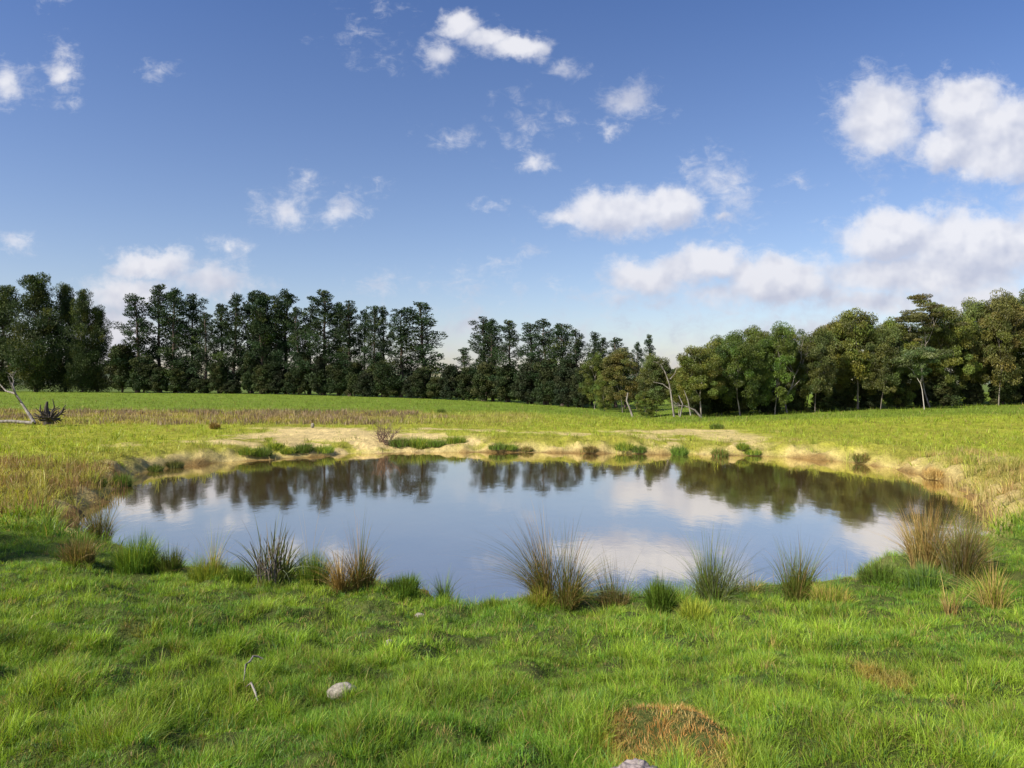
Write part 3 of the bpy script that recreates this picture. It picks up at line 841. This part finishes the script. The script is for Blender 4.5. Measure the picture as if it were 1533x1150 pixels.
def make_pine(seed, h=20., R=2.7, dense=False, nb=62, base=.10, col=(.026, .050, .020)):
    r_ = np.random.default_rng(seed)
    T = Acc(); C = Acc()
    tp = bend_trunk(h*.96, r_)
    tt = np.linspace(0, 1, len(tp))
    tube(T, tp, np.interp(tt, [0, .08, 1], [.40, .28, .04])*h/20, 8)
    at_ = lambda t: np.array([np.interp(t, tt, tp[:, k]) for k in range(3)])
    ph = r_.uniform(0, 9); pj = r_.uniform(-.16, .16, 8); tipw = r_.uniform(.1, .42)
    col = np.array(col)
    for k in range(nb):
        t = base+(1-base)*((k+r_.uniform(-.4, .6))/nb)
        t = min(max(t, base), .985)
        if dense: prof = R*(1-.80*max(0, (t-.30)/.70)**1.6)*(.8 if t < .15 else 1)*(1+.18*sin(t*17+seed)+.10*sin(t*31+seed*2))
        else:
            prof = R*np.interp(t, [0, .12, .30, .45, .62, .80, .93, 1], np.array([.75, 1.0, 1.05, .80, .86, .76, .55, .0])+pj*np.array([1, 1, 1, 1, 1, 1, .8, 0])+np.array([0]*7+[tipw]))
        prof *= .78+.34*sin(ph+t*21)*.6+r_.uniform(-.12, .22)
        a = k*2.399+r_.uniform(-1.2, 1.2)
        rr = prof*r_.uniform(.45, 1.12)
        p0 = at_(max(t-.05-.02*r_.random(), .03))
        p1 = at_(t)+np.array([cos(a)*rr, sin(a)*rr, rr*r_.uniform(-.05, .30)])
        mid = (p0+p1)/2+np.array([0, 0, -.12*rr])
        tube(T, [p0, mid, p1], [.07*h/20+.02, .05, .02], 4, cap=False)
        cr = r_.uniform(.6, 1.25)*(R/2.7)**.6*(.8 if t > .85 else 1)*(1.2 if t < .35 else 1)
        if dense: cr *= r_.uniform(.85, 1.45)
        cv = col*r_.uniform(.75, 1.35)*np.array([r_.uniform(.9, 1.25), 1, r_.uniform(.8, 1.1)])
        if r_.random() < (.25 if dense else .10): cv = cv*np.array([2.0, 1.6, 1.0])
        subs = [(p1, cr, 100)]
        subs.append((lerp(p0, p1, .55)+r_.normal(0, .15, 3), cr*.8, 60))
        if r_.random() < .5: subs.append((p1+r_.normal(0, cr*.6, 3)*np.array([1, 1, .5]), cr*.6, 50))
        for (c_, rad, nn) in subs:
            q, d = clump_pts(int(nn*1.25*max(rad, .5)**1.4+10), c_, rad, r_, .72)
            d = d*.8+np.array([0, 0, .5])
            leaves(C, q, .42*(h/20)**.3, .13, cv*r_.uniform(.8, 1.2, (len(q), 1)), r_, d+r_.normal(0, .4, d.shape))
    return T, C

def make_bush(seed, h=8., R=3.2, col=(.040, .062, .022), n=80, leaf=(.40, .17), nl=230):
    """broad bushy tree clothed to the ground"""
    r_ = np.random.default_rng(seed); T = Acc(); C = Acc(); col = np.array(col)
    tp = bend_trunk(h*.8, r_, wob=.5)
    tube(T, tp, np.linspace(.22, .05, len(tp)), 7)
    for k in range(n):
        t = .12+.86*(k+.5)/n
        prof = R*math.sqrt(max(.04, 1-((t-.42)/.60)**2))*r_.uniform(.55, 1.05)
        a = k*2.399+r_.uniform(-.4, .4)
        rr = prof*r_.uniform(.45, 1)
        c_ = np.array([cos(a)*rr, sin(a)*rr, t*h])
        p0 = np.array([np.interp(t*.7, np.linspace(0, .8, len(tp)), tp[:, k2]) for k2 in range(3)])
        if k % 2 == 0: tube(T, [p0, lerp(p0, c_, .5)-[0, 0, .15], c_], [.06, .04, .015], 4, cap=False)
        cr = r_.uniform(.6, 1.15)*R/3.2
        cv = col*r_.uniform(.7, 1.4)*np.array([r_.uniform(.85, 1.3), 1, r_.uniform(.8, 1.1)])
        q, d = clump_pts(int(nl*cr), c_, cr, r_, .75)
        leaves(C, q, leaf[0], leaf[1], cv*r_.uniform(.75, 1.25, (len(q), 1)), r_)
    return T, C

def make_gum(seed, h=11., R=3.0, col=(.060, .078, .026), fork=.28, dens=1.0, low=.25, flat=.72, ncl=3.6, tr=.17, leaf=(.24, .08), open_top=False):
    """eucalypt or wattle: forked pale limbs carrying separate leafy clumps"""
    r_ = np.random.default_rng(seed); T = Acc(); C = Acc(); col = np.array(col)
    ends = []
    def limb(p, d, L, rad, lvl):
        n = 4; pts = [p]; q = p.copy(); dd = d.copy()
        for i in range(n):
            dd = dd+r_.normal(0, .13, 3)+np.array([0, 0, .05]); dd /= np.linalg.norm(dd)
            q = q+dd*L/n; pts.append(q.copy())
        tube(T, pts, np.linspace(rad, rad*.6, n+1), 7 if lvl == 0 else 5, cap=False)
        if lvl >= 1: ends.append((pts[-2], lvl))
        if lvl >= 3 or L < .5:
            ends.append((q, lvl)); return
        k = r_.integers(2, 4) if lvl else r_.integers(3, 5)
        a0 = r_.uniform(0, 2*pi)
        for j in range(k):
            a = a0+j*2*pi/k+r_.uniform(-.4, .4)
            out = np.array([cos(a), sin(a), 0])
            sp = r_.uniform(.45, .95) if lvl else r_.uniform(.35, .75)
            nd = dd*1.0+out*sp; nd /= np.linalg.norm(nd)
            limb(q, nd, L*r_.uniform(.62, .85) if lvl else h*r_.uniform(.24, .34), rad*.58, lvl+1)
    limb(np.zeros(3), np.array([r_.normal(0, .08), r_.normal(0, .08), 1]), h*fork, tr, 0)
    E = np.array([e for e, _ in ends])
    # scale to the wanted height and width
    sc = np.array([R*.82/max(1e-3, np.percentile(np.hypot(E[:, 0], E[:, 1]), 92)), 0, h*.94/E[:, 2].max()]); sc[1] = sc[0]
    T.v = [v*np.where(np.ones((len(v), 1)), sc, 1)*1.0 for v in T.v]
    E = E*sc
    cl = [(e, r_.uniform(.6, 1.1)) for e in E]
    for k in range(int(26*ncl)):        # foliage hanging on the outside of the crown, lower down
        t = r_.uniform(low, .8); a = r_.uniform(0, 2*pi)
        rr = R*math.sqrt(max(.1, 1-((t-.55)/.60)**2))*r_.uniform(.55, .95)
        cl.append((np.array([cos(a)*rr, sin(a)*rr, t*h]), r_.uniform(.5, .9)))
    for (e, cr) in cl:
        cr *= R/3.0 if R < 3 else 1
        cv = col*r_.uniform(.6, 1.5)*np.array([r_.uniform(.85, 1.3), 1, r_.uniform(.75, 1.1)])
        c_ = e+r_.normal(0, .12, 3)
        q, d = clump_pts(int(330*dens*cr), c_, cr, r_, flat)
        dirs = r_.normal(size=q.shape)*.6+np.array([0, 0, -.6])+d*.5
        leaves(C, q, leaf[0], leaf[1], cv*r_.uniform(.7, 1.3, (len(q), 1)), r_, dirs)
    return T, C

def proto(name, TC, mt, mc, h):
    T, C = TC
    root = bpy.data.objects.new(name, None); COL.objects.link(root)
    root.empty_display_size = .5
    obj('trunk', T, mt, root); obj('crown', C, mc, root)
    root['h'] = h
    return root

used = set()
def plant(pr, px, D, top, label, cat, group, rot, wscale=None, hw=None, R=None, sink=.05, base_z=None):
    """put a copy of tree pr (the first time the tree itself) so that its top reaches the photo row at that distance"""
    h0 = pr['h'] if 'h' in pr else HS[pr.name]
    x = (px-CX)/F*D; z = tz(x, D) if base_z is None else base_z
    H = CAMZ+(CY-top)/F*D-z
    if pr.name in used: o = copy_tree(pr)
    else: o = pr; used.add(pr.name)
    sz = H/h0; sx = wscale if wscale else sz
    if hw: sx = (hw/F*D)/R
    o.location = (x, D, z-sink); o.scale = (sx, sx, sz); o.rotation_euler = (0, 0, rot)
    o['label'] = label; o['category'] = cat; o['group'] = group
    return o

HS = {}
def mk(name, TC, mt, mc, h):
    r = proto(name, TC, mt, mc, h); HS[r.name] = h
    return r

slim = [mk('pine_tree', make_pine(10+i, [20, 20, 19, 21, 20, 20, 19, 20, 21, 20][i]*1.0, 2.7, nb=[44, 52, 38, 48, 58, 40, 46, 50, 42, 54][i]), M_barkpine, M_pine, 20) for i in range(10)]
wide = [mk('pine_tree', make_pine(40+i, 20, 4.8, dense=True, nb=92, base=.05, col=(.040, .064, .022)), M_barkpine, M_pine, 20) for i in range(3)]
bush = [mk('bushy_tree', make_bush(60+i, col=[(.030, .046, .016), (.045, .062, .020), (.028, .040, .018)][i]), M_barkpine, M_pine, 8) for i in range(3)]
PG = 'pines of the long shelter belt'
ordw = ['first', 'second', 'third', 'fourth', 'fifth', 'sixth', 'seventh', 'eighth', 'ninth', 'tenth', 'eleventh', 'twelfth', 'thirteenth',
        'fourteenth', 'fifteenth', 'sixteenth', 'seventeenth', 'eighteenth', 'nineteenth', 'twentieth', 'twenty-first', 'twenty-second',
        'twenty-third', 'twenty-fourth', 'twenty-fifth', 'twenty-sixth', 'twenty-seventh', 'twenty-eighth', 'twenty-ninth', 'thirtieth']
rr_ = np.random.default_rng(99)
# dense group at the far left
for i, (px, top, hw, v, dd, lab) in enumerate([
    (-60, 428, 45, 0, 3, 'dense dark pine cut by the left picture edge'),
    (4, 424, 38, 2, 4, 'dense pine at the left edge with a flat shoulder beside the tallest one'),
    (54, 406, 40, 1, 1, 'tallest dense pine of the left group, with a rounded top'),
    (98, 421, 26, 0, 5, 'pine with a pointed top right of the tallest of the left group'),
    (124, 431, 24, 2, 2, 'narrower pine with twin tips near the right end of the left group'),
    (146, 456, 24, 1, 3, 'dark pine at the right end of the left group, sloping down to the gap')]):
    plant(wide[v], px, tree_dist(px)+dd, top, lab, 'pine tree', 'dense pines at the far left', i*1.7, hw=hw, R=4.8)
# the long row
ROW = [(206, 435, 22), (239, 427, 20), (263, 419, 24), (287, 436, 20), (308, 456, 18), (329, 449, 20), (347, 441, 20), (376, 430, 24),
       (392, 432, 20), (402, 433, 16), (414, 436, 16), (430, 430, 23), (448, 456, 14), (463, 450, 18), (484, 437, 23), (507, 440, 18),
       (524, 447, 21), (546, 450, 12), (563, 451, 16), (578, 460, 15), (600, 451, 23), (637, 446, 31)]
desc = {0: 'pine with knobbly open crown', 2: 'tallest pine', 4: 'short pine', 7: 'broad round topped pine', 11: 'round topped pine', 12: 'low thin pine',
        14: 'broad pine with thick top', 16: 'pointed pine', 17: 'very thin sparse pine', 18: 'slender pine beside the sky gap', 20: 'rounded pine', 21: 'broad big pine'}
for i, (px, top, hw) in enumerate(ROW):
    D = tree_dist(px)+[1.5, 4, 2.5, 5][i % 4]
    lab = '%s, %s from the left in the long row' % (desc.get(i, 'dark slender pine'), ordw[i])
    if i == 21: lab = 'broad big pine that ends the long row before the wide gap'
    plant(slim[(i*3+i//10) % 10], px, D, top, lab, 'pine tree', PG, i*2.1+.8*(i//10), hw=hw*1.16+1, R=2.6)
ROW2 = [(694, 512, 15, 'small round pine just right of the wide gap'), (724, 471, 20, 'left one of the twin round topped pines after the wide gap'),
        (738, 467, 18, 'right and taller one of the twin round topped pines after the wide gap'), (761, 481, 18, 'pine with a separate round head beside the twin pines'),
        (796, 479, 18, 'bushy pine with a broad top, left one of three past the twin pines'), (816, 473, 22, 'tallest pine right of the twin pines'),
        (842, 480, 19, 'round topped pine just right of the tallest one past the twins'), (867, 489, 17, 'pine with rounded head in the falling part of the belt'),
        (886, 498, 13, 'thin greyish pine in the falling part of the belt'), (903, 500, 13, 'small pine peering over the olive trees'),
        (922, 494, 17, 'dark pine with pointed head over the brown olive tree'), (936, 517, 12, 'lowest pine head behind the brown olive tree'),
        (954, 503, 9, 'left one of two thin pine tips over the olive trees'), (970, 502, 9, 'right one of two thin pine tips over the olive trees')]
for i, (px, top, hw, lab) in enumerate(ROW2):
    D = tree_dist(px)+(3 if px < 880 else 14)
    plant(slim[(i*7+2) % 10], px, D, top, lab, 'pine tree', PG, i*1.3+1, hw=hw*1.16+1, R=2.6)
# undergrowth below the pines
LOW = [(183, 518, 24, 1, 'olive bushy tree in the gap right of the left pine group'), (215, 535, 22, 0, 'low bushy tree under the first pine of the long row')]
for i, px in enumerate(range(240, 680, 22)):
    LOW.append((px+rr_.uniform(-5, 5), rr_.uniform(526, 570)+ (px-240)*.012, rr_.uniform(12, 21), i % 3,
                'dark undergrowth tree below the long pine row, %s from its left end' % ordw[i+1]))
LOW += [(675, 548, 20, 2, 'dark undergrowth tree filling the foot of the wide gap'), (702, 552, 20, 0, 'dark undergrowth tree right of the wide gap'),
        (728, 545, 22, 1, 'undergrowth tree below the twin pines'), (758, 550, 22, 0, 'broad undergrowth tree right below the twin pines'),
        (790, 545, 24, 2, 'dark undergrowth tree below the broad topped pine'), (820, 540, 24, 0, 'undergrowth tree below the tallest pine past the twins'),
        (850, 542, 24, 2, 'dark undergrowth tree at the right end of the pine belt'), (872, 552, 18, 0, 'dark undergrowth tree touching the olive green tree')]
for i, (px, top, hw, v, lab) in enumerate(LOW):
    D = tree_dist(px)+rr_.uniform(-.5, 2.0)
    plant(bush[v], px, D, top, lab, 'tree', 'undergrowth trees below the pines', i*1.9, hw=hw, R=3.2)

# olive and brown trees and the wood on the right
gum = [mk('gum_tree', make_gum(80+i, 11, 3.2, col=[(.086, .120, .022), (.104, .108, .028), (.070, .116, .020), (.098, .124, .024), (.076, .100, .026), (.105, .148, .026)][i],
       low=[.18, .22, .15, .28, .22, .08][i]), M_barkgum, M_gum, 11) for i in range(6)]
OLV = [(890, 526, 22, 0, 1, 'olive green tree at the left end of the gum wood, before the pines'),
       (932, 521, 32, 1, 1, 'brownish round tree in front of the last pines'),
       (982, 527, 28, 4, 1, 'grey olive tree behind the leaning pale trunk'),
       (1016, 546, 20, 3, 4, 'thin pale olive tree in the dip of the wood'),
       (968, 584, 15, 5, -2.0, 'small bright green tree at the lowest point of the field edge'),
       (905, 560, 16, 5, -1.0, 'small light green tree at the foot of the olive green tree')]
for i, (px, top, hw, v, dd, lab) in enumerate(OLV):
    plant(gum[v], px, tree_dist(px)+dd, top, lab, 'tree', 'trees of the gum wood', i*1.1, hw=hw, R=3.2)
WOOD = [(1050, 514, 34, 3, 0), (1080, 500, 34, 0, 4), (1108, 494, 32, 2, 1), (1136, 487, 32, 5, 5), (1160, 483, 28, 2, 1), (1190, 489, 28, 0, 3), (1220, 485, 28, 4, 1),
        (1247, 473, 32, 1, 5), (1284, 459, 40, 3, 3), (1318, 482, 26, 4, 1), (1345, 474, 32, 5, 4), (1425, 452, 34, 3, 3), (1462, 442, 34, 4, 5), (1495, 436, 34, 1, 2),
        (1530, 427, 38, 4, 4), (1575, 420, 42, 2, 2), (1625, 425, 42, 0, 4), (1370, 500, 26, 2, 6)]
WL = ['round olive gum that starts the slope of the right wood', 'gum tree second from the left on the slope of the right wood', 'bright olive gum third from the left on the slope of the right wood',
      'broad gum fourth from the left on the slope of the right wood', 'green gum just left of the bare grey tree', 'gum tree right behind the bare grey tree',
      'brownish gum between the bare grey tree and the broad domed gum', 'reddish olive gum on the left shoulder of the broad domed gum', 'broad domed gum, highest of the middle of the right wood',
      'small gum at the notch right of the broad domed gum', 'gum tree on the left of the tall open crowned gum', 'gum tree on the right of the tall open crowned gum',
      'dark tall gum second from the right picture edge group', 'tall brownish gum near the right picture edge', 'darkest tall gum at the right picture edge',
      'gum tree cut by the right picture edge', 'gum tree beyond the right picture edge', 'gum tree in the shade behind the white stemmed gum']
for i, ((px, top, hw, v, dd), lab) in enumerate(zip(WOOD, WL)):
    plant(gum[v], px, tree_dist(px)+dd, top, lab, 'gum tree', 'trees of the gum wood', i*1.7+.5, hw=hw*1.05, R=3.2)
# second rank, filling the wood's depth
for i, px in enumerate(range(1035, 1640, 43)):
    t = np.interp(px, [1035, 1110, 1280, 1400, 1530, 1640], [535, 512, 488, 480, 458, 455])
    plant(gum[(i*5+2) % 6], px, tree_dist(px)+9+(i % 3)*2, t, 'gum tree deep inside the right wood, %s from the left of the back rank' % ordw[i], 'gum tree', 'back rank of the gum wood', i*2.3, hw=34, R=3.2)
# low shrubs along the wood edge
for i, px in enumerate(range(1040, 1540, 38)):
    plant(bush[[1, 0, 1, 2][i % 4]], px+rr_.uniform(-8, 8), tree_dist(px)+3+rr_.uniform(-.8, 1.5), np.interp(px, [1040, 1533], [578, 560])+rr_.uniform(-8, 10),
          'low shrub among the trunks of the right wood, %s from the left' % ordw[i], 'shrub', 'shrubs among the gum trunks', i*1.3, hw=rr_.uniform(15, 24), R=3.2)
# the tall gum with an open layered crown and the white stemmed gum in front
ot = mk('gum_tree', make_gum(140, 15, 3.6, col=(.088, .095, .030), fork=.35, dens=1.0, low=.55, flat=.30, ncl=.25, tr=.22), M_barkgum, M_gum, 15)
plant(ot, 1392, 61, 432, 'tall gum with an open layered crown rising above the right wood', 'gum tree', 'trees of the gum wood', .4, hw=46, R=3.6)
ws = mk('gum_tree', make_gum(153, 7, 3.0, col=(.085, .125, .045), fork=.50, dens=.8, low=.75, flat=.35, ncl=.3, tr=.075),
        bark_material('white_bark', (.30, .28, .25), (.52, .49, .44), 2.0), M_gum, 7)
plant(ws, 1384, 56.2, 512, 'small gum with one white straight stem and pale green crown at the field edge', 'gum tree', 'trees of the gum wood', 1.0, hw=38, R=3.0)

# a tree standing just outside the left edge of the picture, whose shade lies on the near bank
sh = copy_tree(gum[1]); sh.location = (-18.5, 2.8, tz(-18.5, 2.8)-.05); sh.scale = (.75, .75, 1.0); sh.rotation_euler = (0, 0, 2.0)
tag(sh, 'leafy gum tree standing left of the pond whose shade falls on the near bank', 'gum tree')

# ------------------------------------------------------------------ dead trees, stump, shrub
def bare(name, pts_list, mat, loc, label, cat, part=None):
    root = bpy.data.objects.new(name, None); COL.objects.link(root); root.location = loc
    tag(root, label, cat)
    for k, (nm, pl) in enumerate(pts_list):
        A = Acc()
        for pts, r0, r1 in pl: tube(A, pts, np.linspace(r0, r1, len(pts)), 7)
        obj(nm, A, mat, root)
    return root

def twigs(seed, p, d, L, r, lvl, out, spread=.7, k=3):
    r_ = np.random.default_rng(seed) if not isinstance(seed, np.random.Generator) else seed
    pts = [np.array(p, float)]; dd = np.array(d, float); dd /= np.linalg.norm(dd)
    for i in range(4):
        dd = dd+r_.normal(0, .16, 3); dd /= np.linalg.norm(dd)
        pts.append(pts[-1]+dd*L/4)
    out.append((pts, r, r*.5))
    if lvl <= 0: return out
    for j in range(k):
        b = pts[r_.integers(2, 5)]
        nd = dd+r_.normal(0, spread, 3)
        twigs(r_, b, nd, L*r_.uniform(.45, .75), r*.5, lvl-1, out, spread, k)
    return out

def at_px(px, row, D):
    return np.array([(px-CX)/F*D, D, CAMZ-(row-CY)/F*D])

# bare grey tree within the wood
D = 57.6; b = at_px(1178, 618, D); bz = tz(b[0], b[1]); o0 = np.array([b[0], b[1], bz])
tr = [(np.array([at_px(1178, 618, D), at_px(1174, 598, D), at_px(1185, 580, D), at_px(1190, 562, D)])-o0, .075, .045)]
br = []
r_ = np.random.default_rng(3)
for (tx, ty) in [(1186, 525), (1165, 535), (1207, 532), (1150, 552), (1200, 520), (1160, 585), (1215, 560)]:
    q = at_px(tx, ty, D-.3*r_.random())-o0; s0 = at_px(1190, 563, D)-o0 if ty < 560 else at_px(1182, 585, D)-o0
    mid = (q+s0)/2+r_.normal(0, .12, 3)
    br.append(([s0, mid, q], .036, .016))
    twigs(r_, q, (q-s0), .9, .020, 3, br, .6)
    twigs(r_, mid, (q-s0)+np.array([r_.normal(0, 1), 0, .5]), 1.0, .022, 3, br, .6)
bare('dead_tree', [('trunk', tr), ('branches', br)], M_dead, tuple(o0), 'bare grey branching tree against the dark right wood', 'dead tree')
# leaning pale trunk
D = 56.0; o0 = np.array([*at_px(1009, 622, D)[:2], tz(*at_px(1009, 622, D)[:2])])
P = lambda *l: [at_px(a, c, D)-o0 for a, c in l]
br = [(P((1005, 585), (992, 575), (978, 572)), .05, .02), (P((1003, 568), (1010, 560), (1014, 548)), .04, .015)]
br = twigs(np.random.default_rng(8), P((992, 553))[0], (-.3, 0, 1), .9, .03, 2, br)
bare('dead_tree', [('trunk', [(P((1009, 624), (1006, 600), (1002, 575), (996, 558), (990, 547)), .085, .035)]), ('branches', br)], M_dead, tuple(o0),
     'leaning pale dead trunk in the dip between the olive trees and the right wood', 'dead tree')
# fallen pale boughs at its right
D = 54.5; o0 = np.array([*at_px(1030, 626, D)[:2], tz(*at_px(1030, 626, D)[:2])])
br = [(P((1052, 628), (1040, 614), (1026, 608)), .09, .04), (P((1018, 624), (1022, 605), (1016, 592)), .07, .03), (P((1034, 622), (1030, 600), (1024, 584)), .06, .02)]
br = twigs(np.random.default_rng(9), P((1026, 608))[0], (-1, 0, .4), .9, .03, 2, br)
bare('fallen_branch', [('boughs', br)], M_dead, tuple(o0), 'heap of pale fallen boughs at the foot of the right wood near the leaning trunk', 'branch')
# slim leaning trunk at the foot of the grey olive tree
D = 62.; o0 = np.array([*at_px(944, 622, D)[:2], tz(*at_px(944, 622, D)[:2])])
bare('dead_tree', [('trunk', [(P((947, 624), (943, 612), (938, 600), (940, 588)), .11, .06)])], M_dead, tuple(o0),
     'short slanting pale trunk at the foot of the brownish round tree', 'dead tree')
# fallen dead tree at the far left
D = 40.; o0 = np.array([*at_px(45, 640, D)[:2], tz(*at_px(45, 640, D)[:2])])
b0 = CY+(CAMZ-o0[2])/F*0
P2 = lambda *l: [np.array([(a-45)/F*D, d2, h2]) for a, d2, h2 in l]
tr = [(P2((52, 0, .10), (38, .2, .75), (24, .4, 1.35), (12, .6, 1.85), (3, .8, 2.5)), .10, .03)]
br = [(P2((14, .6, 1.7), (14, .3, 2.1), (10, .1, 2.9)), .06, .02), (P2((12, .6, 1.85), (-10, 1, 2.0), (-30, 1.3, 2.6)), .07, .02), (P2((24, .4, 1.3), (26, -.1, 1.7), (25, -.4, 2.3)), .04, .015)]
br = twigs(np.random.default_rng(12), P2((6, .8, 2.2))[0], (-.4, 0, 1), .8, .03, 2, br)
lg = [(P2((55, -.3, .15), (20, -.2, .25), (-15, -.4, .22), (-60, -.3, .28)), .10, .09)]
bare('fallen_tree', [('leaning_trunk', tr), ('branches', br), ('log', lg)], M_dead, tuple(o0), 'weathered pale fallen tree with a slanting trunk at the left edge of the field', 'fallen tree')
# dark root ball
r_ = np.random.default_rng(21)
x, y, z = ground_at(76, 638); br = []
for i in range(26):
    a = r_.uniform(0, 2*pi); e = r_.uniform(-.1, 1.2)
    d = np.array([cos(a)*cos(e), sin(a)*cos(e), sin(e)])
    twigs(r_, d*.15+np.array([0, 0, .3]), d, r_.uniform(.35, .75), r_.uniform(.05, .10), 1, br, .6, 2)
core = Acc()
root = bpy.data.objects.new('tree_stump', None); COL.objects.link(root); root.location = (x, y, z)
tag(root, 'dark upturned stump with tangled roots right of the pale fallen tree', 'stump')
A = Acc()
for pts, a_, b_ in br: tube(A, pts, np.linspace(a_, b_, len(pts)), 6)
obj('roots', A, M_root, root)
A = Acc(); tube(A, [(-.15, 0, .1), (-.22, 0, .6), (-.25, 0, 1.0), (-.20, 0, 1.38)], [.22, .16, .11, .05], 8); obj('stub', A, M_root, root)
# bare twiggy shrub on the far bank
x, y, z = ground_at(578, 665); br = []; r_ = np.random.default_rng(33)
for i in range(22):
    a = r_.uniform(0, 2*pi); twigs(r_, (r_.normal(0, .12), r_.normal(0, .1), -.03), (cos(a)*.5, sin(a)*.5, 1), r_.uniform(.45, .8), .018, 2, br, .45, 3)
bare('twiggy_shrub', [('twigs', br)], bark_material('twig_bark', (.13, .08, .06), (.24, .17, .12), 12), (x, y, z), 'bare brown twiggy shrub on the far bank left of centre', 'shrub')

# ------------------------------------------------------------------ stones and sticks in the foreground
def stone(px, row, sx, sy, sz, seed, mat, label, sink=.3, rot=0., amp=.25, fr=2.0):
    bm = bmesh.new(); bmesh.ops.create_icosphere(bm, subdivisions=5, radius=1.0)
    from mathutils import noise as mn
    for v in bm.verts:
        n = v.co.normalized(); q = n*fr+Vector((seed, seed*.7, 0))
        d = 1+amp*(mn.noise(q)+.5*mn.noise(q*2.3)+.3*mn.noise(q*5))
        v.co = Vector((n.x*sx*d, n.y*sy*d, n.z*sz*d))
    me = bpy.data.meshes.new('stone'); bm.to_mesh(me); bm.free()
    me.polygons.foreach_set('use_smooth', [True]*len(me.polygons))
    x, y, z = ground_at(px, row)
    o = obj('stone', me, mat, loc=(x, y, z+sz*(1-sink)), label=label, cat='stone'); o.rotation_euler = (0, 0, rot)
    return o
stone(512, 1048, .085, .06, .048, 3, M_stone, 'pale flat stone half sunk in the grass left of centre', .0, .3, .10)
stone(953, 1200, .095, .085, .065, 8, M_stone2, 'rough purple grey stone cut by the bottom picture edge', .0, .2, .22, 3.5)
stone(628, 925, .05, .03, .025, 5, M_stone, 'small pale stone in the grass near the narrow shore tuft', .1)
stone(583, 972, .03, .03, .04, 6, M_stone, 'tiny pale stone in the grass above the flat stone', .0)
stone(468, 641, .09, .09, .14, 7, bpy.data.materials['pale_stone'], 'tiny whitish stone on the field behind the sandy bank', .1)

def stick(pts, r0, label):
    A = Acc(); P_ = []
    for px, row, dz in pts:
        x, y, z = ground_at(px, row); P_.append((x, y, z+dz))
    o0 = np.array(P_[0]); P_ = [(a, b, c+.03) for a, b, c in P_]
    tube(A, np.array(P_)-o0, [r0*.5]+[r0]*(len(P_)-2)+[r0*.4], 8)
    obj('stick', A, M_dead, loc=tuple(o0), label=label, cat='stick')
stick([(394, 1012, .075), (386, 1013, .088), (379, 1014, .098), (374, 1021, .092), (368, 1027, .088), (365, 1040, .05)], .0065, 'curved grey stick arching out of the grass in the left foreground')
stick([(368, 1047, .04), (376, 1053, .07), (382, 1060, .06), (386, 1066, .03)], .0065, 'short grey stick lying just below the curved one')

print('objects', len(bpy.data.objects), 'verts', sum(len(m.vertices) for m in bpy.data.meshes))
